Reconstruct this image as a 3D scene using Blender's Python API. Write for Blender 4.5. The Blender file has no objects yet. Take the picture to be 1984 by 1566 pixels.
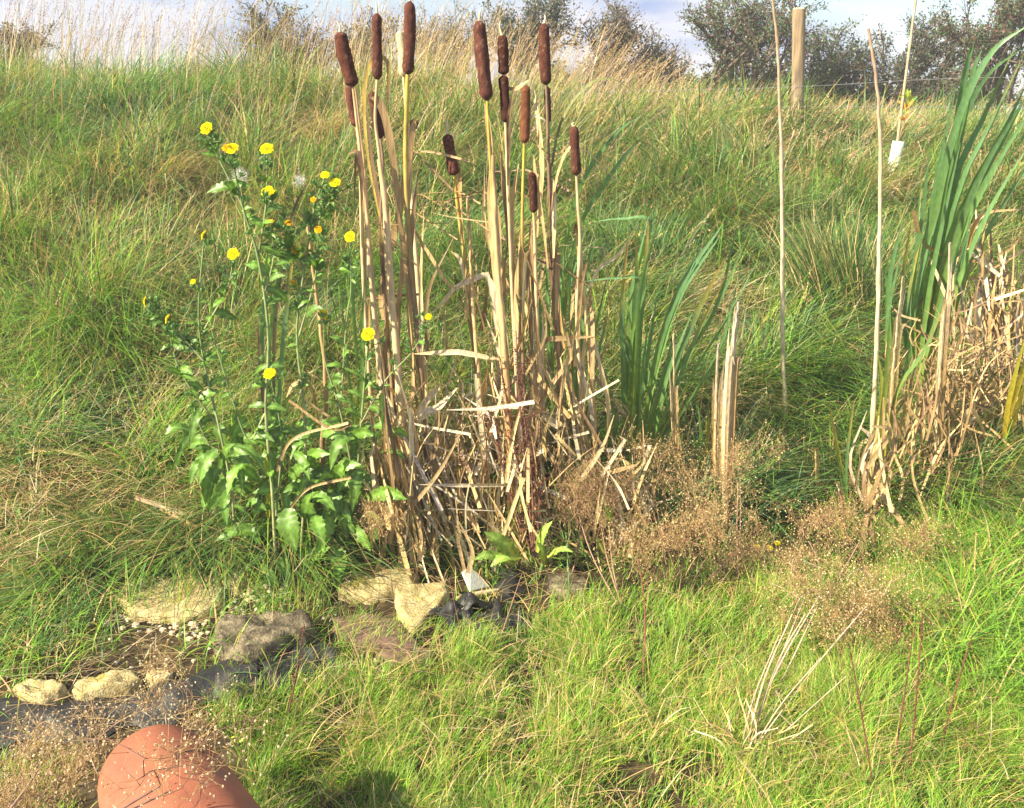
import bpy, math, random
import numpy as np
from mathutils import Vector, Matrix
random.seed(7)
R = np.random.default_rng(11)
C = bpy.context.scene.collection
SC = bpy.context.scene

# ---------------------------------------------------------------- camera
CH = 1.6                      # eye height
FPX = 1718.0                  # focal length in photo pixels (photo 1984 x 1566)
PITCH = math.radians(18.1)
cam_d = bpy.data.cameras.new('camera'); cam = bpy.data.objects.new('camera', cam_d); C.objects.link(cam)
cam_d.sensor_width = 36; cam_d.lens = 36 * FPX / 1984
cam_d.clip_start = 0.02; cam_d.clip_end = 3000
cam.location = (0, 0, CH); cam.rotation_euler = (math.pi / 2 - PITCH, 0, 0)
SC.camera = cam

# ---------------------------------------------------------------- light
SUN = Vector((-0.70, -0.43, 0.57)).normalized()
world = bpy.data.worlds.new('World'); SC.world = world; world.use_nodes = True
wn = world.node_tree; wn.nodes.clear()
def N(nt, typ, **kw):
    n = nt.nodes.new(typ)
    for k, v in kw.items(): setattr(n, k, v)
    return n
out = N(wn, 'ShaderNodeOutputWorld'); bg = N(wn, 'ShaderNodeBackground')
sky = N(wn, 'ShaderNodeTexSky'); sky.sky_type = 'NISHITA'; sky.sun_disc = False
sky.sun_elevation = math.asin(SUN.z); sky.sun_rotation = math.atan2(SUN.x, SUN.y)
sky.air_density = 1.0; sky.dust_density = 0.6
tc = N(wn, 'ShaderNodeTexCoord'); mp = N(wn, 'ShaderNodeMapping'); mp.inputs['Scale'].default_value = (1.0, 1.0, 3.4)
mp.inputs['Location'].default_value = (0.35, 0.1, 0.42)
nz = N(wn, 'ShaderNodeTexNoise'); nz.inputs['Scale'].default_value = 3.1; nz.inputs['Detail'].default_value = 8; nz.inputs['Roughness'].default_value = 0.5
rp = N(wn, 'ShaderNodeValToRGB'); rp.color_ramp.elements[0].position = 0.34; rp.color_ramp.elements[1].position = 0.52
nz2 = N(wn, 'ShaderNodeTexNoise'); nz2.inputs['Scale'].default_value = 6.5; nz2.inputs['Detail'].default_value = 5
cr = N(wn, 'ShaderNodeValToRGB'); cr.color_ramp.elements[0].position = 0.38; cr.color_ramp.elements[1].position = 0.58
cr.color_ramp.elements[0].color = (2.0, 2.7, 4.6, 1); cr.color_ramp.elements[1].color = (4.6, 4.7, 5.3, 1)
mx = N(wn, 'ShaderNodeMix', data_type='RGBA')
L = wn.links.new
L(tc.outputs['Generated'], mp.inputs['Vector']); L(mp.outputs[0], nz.inputs['Vector']); L(mp.outputs[0], nz2.inputs['Vector'])
L(nz.outputs['Fac'], rp.inputs['Fac']); L(nz2.outputs['Fac'], cr.inputs['Fac'])
L(rp.outputs['Color'], mx.inputs['Factor']); L(sky.outputs[0], mx.inputs[6]); L(cr.outputs['Color'], mx.inputs[7])
L(mx.outputs[2], bg.inputs['Color']); bg.inputs['Strength'].default_value = 0.068
L(bg.outputs[0], out.inputs['Surface'])
sd = bpy.data.lights.new('sun', 'SUN'); sd.energy = 5.0; sd.angle = math.radians(0.5); sd.color = (1.0, 0.89, 0.66)
so = bpy.data.objects.new('sun', sd); C.objects.link(so); so.rotation_euler = SUN.to_track_quat('Z', 'Y').to_euler()
so.location = (-5, -3, 6)
vs = SC.view_settings; vs.view_transform = 'Standard'; vs.look = 'None'; vs.gamma = 1; vs.use_curve_mapping = False
vs.exposure = 1.46
cy = SC.cycles
cy.max_bounces = 6; cy.diffuse_bounces = 3; cy.glossy_bounces = 2; cy.transmission_bounces = 4; cy.transparent_max_bounces = 6
cy.use_denoising = True

# ---------------------------------------------------------------- helpers: projection, terrain, noise
cp, sp_ = math.cos(PITCH), math.sin(PITCH)
def ray(px, py):
    u = (px - 992) / FPX; v = (783 - py) / FPX
    return np.array([u, cp + v * sp_, -sp_ + v * cp])
def at(px, py, Y):
    r = ray(px, py)
    return np.array([0, 0, CH]) + r * (Y / r[1])
def project(P):
    P = np.asarray(P, float); d = P - np.array([0, 0, CH])
    z = d[:, 1] * cp - d[:, 2] * sp_; z = np.maximum(z, .05)
    v = (d[:, 1] * sp_ + d[:, 2] * cp) / z
    return 992 + FPX * d[:, 0] / z, 783 - FPX * v, z
_lat = R.random((256, 256))
def noise(x, y, s=1.0, o=0):
    x = np.asarray(x, float) / s + 37.3 + o * 11.7; y = np.asarray(y, float) / s + 51.9 + o * 5.3
    xi = np.floor(x).astype(int); yi = np.floor(y).astype(int); fx = x - xi; fy = y - yi
    fx = fx * fx * (3 - 2 * fx); fy = fy * fy * (3 - 2 * fy)
    g = lambda a, b: _lat[a % 256, b % 256]
    return (g(xi, yi) * (1 - fx) + g(xi + 1, yi) * fx) * (1 - fy) + (g(xi, yi + 1) * (1 - fx) + g(xi + 1, yi + 1) * fx) * fy
def sstep(a, b, x):
    t = np.clip((x - a) / (b - a), 0, 1); return t * t * (3 - 2 * t)
def hgt(x, y):
    x = np.asarray(x, float); y = np.asarray(y, float)
    side = sstep(-1.6, 2.2, x / np.maximum(y, 1.5) * 3.2)      # 0 left .. 1 right
    top = 1.70 * (1 - side) + 1.22 * side
    y0 = 2.75 * (1 - side) + 3.3 * side
    y1 = 8.0 * (1 - side) + 8.6 * side
    t = np.clip((y - y0) / (y1 - y0), 0, 1)
    s = (t * 0.55 + 0.45 * t * t * (3 - 2 * t))
    s = np.where(t >= 1, 1, s)
    h = top * s
    h = h + (noise(x, y, .9) - .5) * .16 * sstep(2.9, 4.2, y) + (noise(x, y, .3, 2) - .5) * .045
    h = h + (noise(x, y, .42, 6) - .5) * .10 * sstep(3.0, 4.0, y) * sstep(12, 9, y)
    h = h - 0.05 * sstep(2.35, 2.0, y) * sstep(-.2, -.7, x)
    h = h + .05 * sstep(3.0, 2.3, y) * sstep(.1, .9, x)
    return h
def G(px, py):
    r = ray(px, py); t = .8
    while t < 60:
        p = np.array([0, 0, CH]) + r * t
        if p[2] < float(hgt(p[0], p[1])): return p
        t += .01
    return p

# ---------------------------------------------------------------- helpers: objects
def tag(o, label=None, cat=None, group=None, kind=None):
    if label: o['label'] = label
    if cat: o['category'] = cat
    if group: o['group'] = group
    if kind: o['kind'] = kind
    return o
def thing(name, label, cat, loc, group=None):
    o = bpy.data.objects.new(name, None); C.objects.link(o); o.location = [float(v) for v in loc]
    o.empty_display_size = .05
    return tag(o, label, cat, group)
class MB:
    def __init__(s): s.v = []; s.f = []; s.c = []; s.n = 0
    def add(s, V, F, col):
        V = np.asarray(V, float); F = np.asarray(F, int)
        col = np.asarray(col, float)
        if col.ndim == 1: col = np.tile(col, (len(V), 1))
        s.v.append(V); s.f.append(F + s.n); s.c.append(col); s.n += len(V)
    def build(s, name, mat, parent=None, jit=0.0, flat=False):
        V = np.concatenate(s.v); Cc = np.concatenate(s.c)
        F = np.concatenate(s.f)
        if parent is not None: V = V - np.array(parent.location)
        me = bpy.data.meshes.new(name)
        me.vertices.add(len(V)); me.vertices.foreach_set('co', V.astype(np.float32).ravel())
        me.loops.add(F.size); me.loops.foreach_set('vertex_index', F.astype(np.int32).ravel())
        me.polygons.add(len(F)); me.polygons.foreach_set('loop_start', np.arange(0, F.size, F.shape[1], dtype=np.int32))
        me.update(calc_edges=True)
        a = me.color_attributes.new('Col', 'FLOAT_COLOR', 'POINT')
        a.data.foreach_set('color', np.hstack([Cc, np.ones((len(Cc), 1))]).astype(np.float32).ravel())
        if flat: me.shade_flat()
        me.materials.append(mat)
        o = bpy.data.objects.new(name, me); C.objects.link(o)
        if parent is not None: o.parent = parent
        return o

def catmull(P, n):
    P = np.asarray(P, float)
    if len(P) == 2: 
        t = np.linspace(0, 1, n)[:, None]; return P[0] * (1 - t) + P[1] * t
    Q = np.vstack([2 * P[0] - P[1], P, 2 * P[-1] - P[-2]])
    out = []
    m = len(P) - 1
    for u in np.linspace(0, m - 1e-6, n):
        i = int(u); t = u - i; a, b, c, d = Q[i:i + 4]
        out.append(.5 * ((2 * b) + (-a + c) * t + (2 * a - 5 * b + 4 * c - d) * t * t + (-a + 3 * b - 3 * c + d) * t ** 3))
    return np.array(out)
def polyl(P, n):      # straight segments with sharp kinks
    P = np.asarray(P, float); m = len(P) - 1
    u = np.linspace(0, m - 1e-6, n); i = u.astype(int); t = (u - i)[:, None]
    return P[i] * (1 - t) + P[i + 1] * t
def grad(cols, n):
    cols = np.asarray(cols, float)
    if cols.ndim == 1: return np.tile(cols, (n, 1))
    u = np.linspace(0, len(cols) - 1 - 1e-6, n); i = u.astype(int); t = (u - i)[:, None]
    return cols[i] * (1 - t) + cols[i + 1] * t
def tube(mb, pts, rad, cols, k=6):
    pts = np.asarray(pts, float); n = len(pts)
    rad = np.asarray(rad, float) if np.ndim(rad) else np.full(n, rad)
    cols = grad(cols, n)
    T = np.gradient(pts, axis=0); T /= np.linalg.norm(T, axis=1)[:, None] + 1e-9
    ref = np.array([0.13, 1, .07]) if abs(T[0][1]) < .8 else np.array([1, 0.1, 0])
    V = []; 
    for i in range(n):
        a = np.cross(T[i], ref); a /= np.linalg.norm(a) + 1e-9; b = np.cross(T[i], a)
        for j in range(k):
            th = 2 * math.pi * j / k
            V.append(pts[i] + rad[i] * (a * math.cos(th) + b * math.sin(th)))
    F = [[i * k + j, i * k + (j + 1) % k, (i + 1) * k + (j + 1) % k, (i + 1) * k + j] for i in range(n - 1) for j in range(k)]
    mb.add(V, F, np.repeat(cols, k, axis=0))
def ribbon(mb, pts, wid, cols, twist=0.0, fold=.25, turn=0.0, wav=0.0):
    """a leaf: three verts across, folded along the midrib"""
    pts = np.asarray(pts, float); n = len(pts)
    wid = np.asarray(wid, float) if np.ndim(wid) else np.full(n, wid)
    cols = grad(cols, n)
    T = np.gradient(pts, axis=0); T /= np.linalg.norm(T, axis=1)[:, None] + 1e-9
    V = []
    ph = random.random() * 6
    for i in range(n):
        view = np.array([0, 0, CH]) - pts[0]; view[2] *= .3; view /= np.linalg.norm(view)
        s = np.cross(T[i], view); s /= np.linalg.norm(s) + 1e-9
        nn = np.cross(s, T[i])
        th = twist + turn * i / n
        s2 = s * math.cos(th) + nn * math.sin(th); n2 = np.cross(s2, T[i])
        w = wid[i] * .5
        wv = wav * wid[i] * math.sin(ph + i * 1.7)
        V += [pts[i] - s2 * w + n2 * (fold * w + wv), pts[i], pts[i] + s2 * w + n2 * (fold * w - wv)]
    F = []
    for i in range(n - 1):
        a = i * 3; F += [[a, a + 1, a + 4, a + 3], [a + 1, a + 2, a + 5, a + 4]]
    mb.add(V, F, np.repeat(cols, 3, axis=0))
def ellip(mb, c, r, col, ax=None, seg=6, rings=4):
    V = []; c = np.asarray(c, float); r = np.asarray(r, float) if np.ndim(r) else np.full(3, r)
    M = np.eye(3) if ax is None else ax
    for i in range(rings + 1):
        ph = math.pi * i / rings
        for j in range(seg):
            th = 2 * math.pi * j / seg
            V.append(c + M @ (r * np.array([math.sin(ph) * math.cos(th), math.sin(ph) * math.sin(th), math.cos(ph)])))
    F = [[i * seg + j, (i + 1) * seg + j, (i + 1) * seg + (j + 1) % seg, i * seg + (j + 1) % seg] for i in range(rings) for j in range(seg)]
    mb.add(V, F, col)
def wpx(px, Y): return px * Y / FPX
def jit(col, s=.12): 
    k = 1 + random.uniform(-s, s); return np.clip(np.array(col) * k * np.array([1 + random.uniform(-s, s) * .4, 1, 1 + random.uniform(-s, s) * .6]), 0, .85)

# ---------------------------------------------------------------- materials
def mat_plant(name, transl=.3, gloss=.05, rough=.5, nscale=60, namp=.35, bump=.0, stretch=(1, 1, .2), tcol=1.25):
    m = bpy.data.materials.new(name); m.use_nodes = True; nt = m.node_tree; nt.nodes.clear()
    o = N(nt, 'ShaderNodeOutputMaterial'); at_ = N(nt, 'ShaderNodeAttribute'); at_.attribute_name = 'Col'
    ge = N(nt, 'ShaderNodeNewGeometry'); mp = N(nt, 'ShaderNodeMapping'); mp.inputs['Scale'].default_value = stretch
    nz = N(nt, 'ShaderNodeTexNoise'); nz.inputs['Scale'].default_value = nscale; nz.inputs['Detail'].default_value = 2
    nt.links.new(ge.outputs['Position'], mp.inputs[0]); nt.links.new(mp.outputs[0], nz.inputs['Vector'])
    mr = N(nt, 'ShaderNodeMapRange'); mr.inputs['From Min'].default_value = .25; mr.inputs['From Max'].default_value = .75
    mr.inputs['To Min'].default_value = 1 - namp; mr.inputs['To Max'].default_value = 1 + namp
    nt.links.new(nz.outputs['Fac'], mr.inputs['Value'])
    vm = N(nt, 'ShaderNodeVectorMath', operation='SCALE'); nt.links.new(at_.outputs['Color'], vm.inputs[0]); nt.links.new(mr.outputs[0], vm.inputs['Scale'])
    d = N(nt, 'ShaderNodeBsdfDiffuse'); nt.links.new(vm.outputs[0], d.inputs['Color'])
    cur = d
    if transl > 0:
        t = N(nt, 'ShaderNodeBsdfTranslucent'); v2 = N(nt, 'ShaderNodeVectorMath', operation='MULTIPLY'); v2.inputs[1].default_value = (tcol, tcol, tcol * .55)
        nt.links.new(vm.outputs[0], v2.inputs[0]); nt.links.new(v2.outputs[0], t.inputs['Color'])
        ms = N(nt, 'ShaderNodeMixShader'); ms.inputs[0].default_value = transl
        nt.links.new(d.outputs[0], ms.inputs[1]); nt.links.new(t.outputs[0], ms.inputs[2]); cur = ms
    if gloss > 0:
        g = N(nt, 'ShaderNodeBsdfAnisotropic'); g.inputs['Roughness'].default_value = rough
        ms = N(nt, 'ShaderNodeMixShader'); ms.inputs[0].default_value = gloss
        nt.links.new(cur.outputs[0], ms.inputs[1]); nt.links.new(g.outputs[0], ms.inputs[2]); cur = ms
    if bump > 0:
        b = N(nt, 'ShaderNodeBump'); b.inputs['Strength'].default_value = bump; b.inputs['Distance'].default_value = .004
        nt.links.new(nz.outputs['Fac'], b.inputs['Height']); nt.links.new(b.outputs[0], d.inputs['Normal'])
    nt.links.new(cur.outputs[0], o.inputs['Surface'])
    return m
M_GRASS = mat_plant('grass_blade', .34, .02, .45, 25, .3)
M_DRYG = mat_plant('dry_grass', .25, .03, .6, 30, .25)
M_LEAF = mat_plant('green_leaf', .30, .035, .42, 70, .28, bump=.3, stretch=(1, 1, 1))
M_REED = mat_plant('reed_leaf', .28, .06, .45, 90, .22, stretch=(1, 1, .08))
M_STRAW = mat_plant('dead_reed', .15, .03, .6, 150, .45, stretch=(1, 1, .07))
M_STEM = mat_plant('stem', 0, .04, .5, 60, .35, stretch=(1, 1, .3))
M_FUR = mat_plant('cattail_velvet', 0, 0, .9, 420, .5, bump=1.0, stretch=(1, 1, 1))
M_PETAL = mat_plant('yellow_petal', .35, .0, .5, 60, .1, tcol=1.1)
M_SEED = mat_plant('seed', .1, .0, .6, 200, .25)
M_BARK = mat_plant('bark', 0, .0, .9, 40, .4)
M_WOOD = mat_plant('post_wood', 0, .02, .7, 55, .5, bump=.5, stretch=(1, 1, .08))

def mat_rock(name, c1, c2, c3, sc=9, rough=.9, bump=.6, spec=.2, moss=None):
    m = bpy.data.materials.new(name); m.use_nodes = True; nt = m.node_tree; p = nt.nodes['Principled BSDF']
    ge = N(nt, 'ShaderNodeNewGeometry')
    nz = N(nt, 'ShaderNodeTexNoise'); nz.inputs['Scale'].default_value = sc; nz.inputs['Detail'].default_value = 8; nz.inputs['Roughness'].default_value = .7
    r = N(nt, 'ShaderNodeValToRGB'); e = r.color_ramp.elements; e[0].position = .33; e[1].position = .66; e[0].color = (*c1, 1); e[1].color = (*c3, 1)
    e2 = e.new(.5); e2.color = (*c2, 1)
    nt.links.new(ge.outputs['Position'], nz.inputs['Vector']); nt.links.new(nz.outputs['Fac'], r.inputs['Fac'])
    last = r.outputs['Color']
    if moss:
        n3 = N(nt, 'ShaderNodeTexNoise'); n3.inputs['Scale'].default_value = 14; n3.inputs['Detail'].default_value = 4
        nt.links.new(ge.outputs['Position'], n3.inputs['Vector'])
        r3 = N(nt, 'ShaderNodeValToRGB'); r3.color_ramp.elements[0].position = .56; r3.color_ramp.elements[1].position = .66
        nt.links.new(n3.outputs['Fac'], r3.inputs['Fac'])
        mx = N(nt, 'ShaderNodeMix', data_type='RGBA'); nt.links.new(r3.outputs['Color'], mx.inputs['Factor']); nt.links.new(last, mx.inputs[6]); mx.inputs[7].default_value = (*moss, 1)
        last = mx.outputs[2]
    nt.links.new(last, p.inputs['Base Color'])
    n2 = N(nt, 'ShaderNodeTexNoise'); n2.inputs['Scale'].default_value = sc * 7; n2.inputs['Detail'].default_value = 6
    nt.links.new(ge.outputs['Position'], n2.inputs['Vector'])
    b = N(nt, 'ShaderNodeBump'); b.inputs['Strength'].default_value = bump; b.inputs['Distance'].default_value = .006
    nt.links.new(n2.outputs['Fac'], b.inputs['Height']); nt.links.new(b.outputs[0], p.inputs['Normal'])
    p.inputs['Roughness'].default_value = rough; p.inputs['Specular IOR Level'].default_value = spec
    return m
M_GROUND = mat_rock('soil', (.018, .012, .008), (.045, .032, .018), (.10, .075, .038), 6, .95, .8, .1)
M_LIME = mat_rock('limestone', (.22, .17, .075), (.43, .35, .165), (.58, .50, .28), 24, .95, .9, .1, moss=(.30, .27, .07))
M_GREY = mat_rock('grey_stone', (.03, .025, .018), (.12, .10, .065), (.30, .25, .16), 22, .9, 1.0, .1)
M_BRN = mat_rock('brown_stone', (.10, .06, .045), (.15, .095, .07), (.20, .13, .10), 9, .85, .6, .2)
M_LINER = mat_rock('black_liner', (.012, .012, .012), (.025, .025, .025), (.06, .06, .055), 9, .5, .6, .3)
M_TERRA = mat_rock('terracotta', (.22, .075, .045), (.33, .115, .062), (.37, .145, .08), 5, .7, .25, .25, moss=(.25, .12, .075))
M_WHITE = mat_rock('white_plastic', (.62, .64, .56), (.74, .76, .68), (.8, .82, .76), 12, .5, .2, .3)
M_BRICK = mat_rock('orange_brick', (.35, .17, .05), (.5, .26, .09), (.58, .36, .15), 30, .9, .8, .1)
M_METAL = mat_rock('galvanised', (.18, .18, .19), (.26, .26, .27), (.32, .32, .33), 20, .45, .1, .5)

# ---------------------------------------------------------------- colours (albedo)
BR = np.array
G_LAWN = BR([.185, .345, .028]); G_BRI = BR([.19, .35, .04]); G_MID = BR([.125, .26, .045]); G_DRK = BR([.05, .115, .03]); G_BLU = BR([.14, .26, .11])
YEL = BR([.42, .40, .07]); STRAW = BR([.58, .42, .20]); TAN = BR([.42, .28, .13]); BROWN = BR([.17, .105, .06]); PINK = BR([.47, .36, .28]); PALE = BR([.66, .55, .36]); OLIVE = BR([.22, .23, .075])

# ================================================================ SETTING
# ground: fine near, coarse to the horizon
def build_ground():
    ys = np.concatenate([np.linspace(-3, 11, 180), np.geomspace(11.3, 160, 40)])
    us = np.linspace(-1, 1, 150)
    V = []; 
    for y in ys:
        w = 5 + max(0, y) * 1.0
        for u in us: V.append((u * w, y, 0))
    V = np.array(V); V[:, 2] = hgt(V[:, 0], V[:, 1]) - .3 * sstep(14, 40, V[:, 1])
    n = len(us)
    F = [[i * n + j, i * n + j + 1, (i + 1) * n + j + 1, (i + 1) * n + j] for i in range(len(ys) - 1) for j in range(n - 1)]
    mb = MB(); mb.add(V, F, (.1, .08, .05)); tag(mb.build('ground', M_GROUND), kind='structure')
build_ground()

# ---------------------------------------------------------------- grass
def blades(mb, P, H, W, az, lean, curl, droop, cA, cB, seg=4, tip=.12, twist=.7):
    n = len(P); t = np.linspace(0, 1, seg + 1)[None, :]
    H = H[:, None]; d = np.stack([np.cos(az), np.sin(az)], 1)
    hor = H * (lean[:, None] * t + curl[:, None] * t ** 2.2)
    ver = H * (t * np.sqrt(np.clip(1 - lean[:, None] ** 2, .1, 1)) - droop[:, None] * t ** 3)
    cx = P[:, 0, None] + hor * d[:, 0, None]; cyy = P[:, 1, None] + hor * d[:, 1, None]; cz = P[:, 2, None] + ver
    sa = az + math.pi / 2 + R.normal(0, twist, n)
    sx, sy = np.cos(sa)[:, None], np.sin(sa)[:, None]
    w = W[:, None] * .5 * (tip + (1 - tip) * (1 - t ** 2)) 
    A = np.stack([cx - sx * w, cyy - sy * w, cz], -1); B = np.stack([cx + sx * w, cyy + sy * w, cz], -1)
    V = np.stack([A, B], 2).reshape(-1, 3)
    base = (np.arange(n) * (seg + 1) * 2)[:, None]; k = (np.arange(seg) * 2)[None, :]
    b = base + k
    F = np.stack([b, b + 1, b + 3, b + 2], -1).reshape(-1, 4)
    Cc = cA[:, None, :] * (1 - t[:, :, None]) + cB[:, None, :] * t[:, :, None]
    Cc = np.repeat(Cc[:, :, None, :], 2, axis=2).reshape(-1, 3)
    mb.add(V, F, np.clip(Cc, 0, .9))
    return np.stack([cx, cyy, cz], -1)
def spikes(mb, path, m, t0, spread, L_, Wd, col):
    """seed panicles on the upper part of stems; path: n x (seg+1) x 3"""
    n, s1, _ = path.shape; seg = s1 - 1
    t = R.uniform(t0, 1, (n, m)); u = t * seg * .9999; i = u.astype(int); f = (u - i)[..., None]
    idx = np.arange(n)[:, None]
    p = path[idx, i] * (1 - f) + path[idx, i + 1] * f
    k = (1 - (t - t0) / (1 - t0) * .8)[..., None]
    p = p + R.normal(0, 1, (n, m, 3)) * np.array([1, 1, .5]) * spread * k
    dr = path[idx, -1] - path[idx, -2]; dr = dr / (np.linalg.norm(dr, axis=-1, keepdims=True) + 1e-9)
    dr = dr + R.normal(0, .35, (n, m, 3)); dr /= np.linalg.norm(dr, axis=-1, keepdims=True)
    sd_ = np.cross(dr, R.normal(0, 1, (n, m, 3))); sd_ /= np.linalg.norm(sd_, axis=-1, keepdims=True)
    l = L_ * R.uniform(.6, 1.4, (n, m, 1)); w = Wd * R.uniform(.7, 1.3, (n, m, 1))
    V = np.stack([p - dr * l * .5, p + sd_ * w * .5, p + dr * l * .5, p - sd_ * w * .5], 2).reshape(-1, 3)
    F = np.arange(n * m * 4).reshape(-1, 4)
    Cc = np.repeat(np.repeat(col[:, None, :], m, 1) * R.uniform(.75, 1.25, (n, m, 1)), 4, axis=1).reshape(-1, 3)
    mb.add(V, F, np.clip(Cc, 0, .9))
def pick(cols, w, n, wmap=None):
    """cols k x 3, weights n x k"""
    cols = np.asarray(cols); cw = np.cumsum(w, axis=1); cw /= cw[:, -1:]
    r = R.random((n, 1)); i = (r > cw).sum(1); i = np.clip(i, 0, len(cols) - 1)
    return cols[i] * R.uniform(.78, 1.22, (n, 1)) * R.uniform(.93, 1.07, (n, 3))
def g2(px, py, cx, cy_, sx, sy): return np.exp(-.5 * (((px - cx) / sx) ** 2 + ((py - cy_) / sy) ** 2))
def scatter(n, ya, yb, pw, wide=.62, wadd=.35):
    u = R.random(n); y = (ya ** (1 - pw) + u * (yb ** (1 - pw) - ya ** (1 - pw))) ** (1 / (1 - pw))
    x = R.uniform(-1, 1, n) * (y * wide + wadd)
    return x, y

# clearings where stones and liner lie: (px,py,rx,ry,strength)
CLEAR = [(330, 1180, 160, 80, .93), (480, 1130, 80, 45, 1), (735, 1145, 110, 60, .97), (815, 1200, 100, 50, .85), (90, 1370, 110, 50, 1), (210, 1345, 110, 50, 1),
         (310, 1325, 60, 40, 1), (520, 1260, 150, 70, .9), (290, 1250, 360, 68, .93), (420, 1310, 160, 40, .85), (740, 1250, 120, 55, .7), (900, 1185, 130, 60, .85), (1000, 1160, 70, 55, .85), (1095, 1135, 65, 40, .7),
         (600, 1180, 130, 50, .75), (60, 1420, 150, 60, .85), (310, 1530, 170, 150, 1), (1000, 1100, 90, 40, .5), (560, 1310, 90, 50, .7), (920, 1120, 60, 45, .9), (520, 1500, 60, 60, .4), (780, 1095, 80, 30, .8)]
def clear_mask(px, py):
    m = np.zeros(len(px))
    for cx, cy_, rx, ry, s in CLEAR:
        d = ((px - cx) / rx) ** 2 + ((py - cy_) / ry) ** 2
        m = np.maximum(m, s * (d < 1))
    return m

def meadow():
    mb = MB(); n = 380000
    x, y = scatter(n, 2.55, 11.5, .85)
    z = hgt(x, y); px, py, dd = project(np.stack([x, y, z], 1))
    # meadow only beyond the pond edge; the near right side is turf
    edge = 2.85 + .55 * sstep(900, 1300, px) - .2 * sstep(500, 0, px)
    keep = (y > edge + (noise(x, y, .25, 9) - .5) * .4) & (R.random(n) < .38 + 1.1 * noise(x, y, .3, 1 )) & (R.random(n) > clear_mask(px, py))
    x, y, z, px, py, dd = [a[keep] for a in (x, y, z, px, py, dd)]; n = len(x)
    cl = noise(x, y, .3, 1); cl2 = noise(x, y, .9, 4); cl3 = noise(x, y, .16, 7)
    # colour weights: bright, mid, dark, blue, straw, tan, yellow, brown
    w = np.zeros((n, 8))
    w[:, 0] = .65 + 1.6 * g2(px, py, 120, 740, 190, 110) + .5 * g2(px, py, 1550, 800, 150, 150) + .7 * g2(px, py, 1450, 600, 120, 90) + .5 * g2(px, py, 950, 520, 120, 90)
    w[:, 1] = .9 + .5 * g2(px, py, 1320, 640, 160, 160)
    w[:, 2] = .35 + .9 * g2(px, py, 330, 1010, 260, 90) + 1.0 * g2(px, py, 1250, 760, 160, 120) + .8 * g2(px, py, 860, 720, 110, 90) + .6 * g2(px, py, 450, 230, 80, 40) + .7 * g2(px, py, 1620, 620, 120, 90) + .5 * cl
    w[:, 3] = .3 + 2.2 * g2(px, py, 200, 220, 280, 90) + 1.0 * g2(px, py, 1500, 300, 350, 70) + .7 * g2(px, py, 1270, 480, 110, 60) + .5 * g2(px, py, 1300, 780, 120, 90)  # blue-green grass; cooler, paler upper bank puts lens veiling into the colour
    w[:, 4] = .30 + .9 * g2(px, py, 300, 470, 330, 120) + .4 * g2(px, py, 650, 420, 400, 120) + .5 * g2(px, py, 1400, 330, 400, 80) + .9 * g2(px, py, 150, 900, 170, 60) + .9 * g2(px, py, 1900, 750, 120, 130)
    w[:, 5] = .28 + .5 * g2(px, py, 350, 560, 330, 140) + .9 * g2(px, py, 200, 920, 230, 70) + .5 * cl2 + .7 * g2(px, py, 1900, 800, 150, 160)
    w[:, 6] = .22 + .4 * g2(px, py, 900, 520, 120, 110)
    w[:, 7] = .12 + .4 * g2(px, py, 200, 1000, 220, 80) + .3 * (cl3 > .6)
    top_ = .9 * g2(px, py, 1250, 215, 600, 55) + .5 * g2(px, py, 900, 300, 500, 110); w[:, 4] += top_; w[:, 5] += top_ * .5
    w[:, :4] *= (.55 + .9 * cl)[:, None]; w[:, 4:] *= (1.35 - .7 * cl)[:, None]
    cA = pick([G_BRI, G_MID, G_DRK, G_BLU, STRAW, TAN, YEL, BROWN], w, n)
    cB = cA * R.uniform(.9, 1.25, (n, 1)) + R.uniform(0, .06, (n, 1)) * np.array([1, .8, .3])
    H = (.09 + .36 * cl ** 1.5 + .12 * cl2) * R.uniform(.5, 1.4, n)
    H *= 1 + .25 * sstep(4, 7, y)
    H *= 1 - .45 * g2(px, py, 120, 880, 250, 110)
    H *= 1 - .4 * sstep(3.5, 2.9, y)
    W = (.0037 + .0018 * R.random(n)) * (1 + .18 * np.maximum(dd - 2.5, 0)) * (.7 + .6 * R.random(n)); W *= np.where(cA[:, 1] > cA[:, 0] * 1.3, 1.3, .85)
    az = R.normal(.1, .9, n) + (noise(x, y, .38, 3) - .5) * 7.0
    lean = R.uniform(.05, .9, n); curl = R.uniform(0, 1.15, n); droop = curl * R.uniform(.3, .8, n)
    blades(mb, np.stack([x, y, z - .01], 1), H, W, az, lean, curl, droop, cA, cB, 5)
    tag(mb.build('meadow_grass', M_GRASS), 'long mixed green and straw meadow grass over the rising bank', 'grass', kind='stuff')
meadow()

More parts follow.
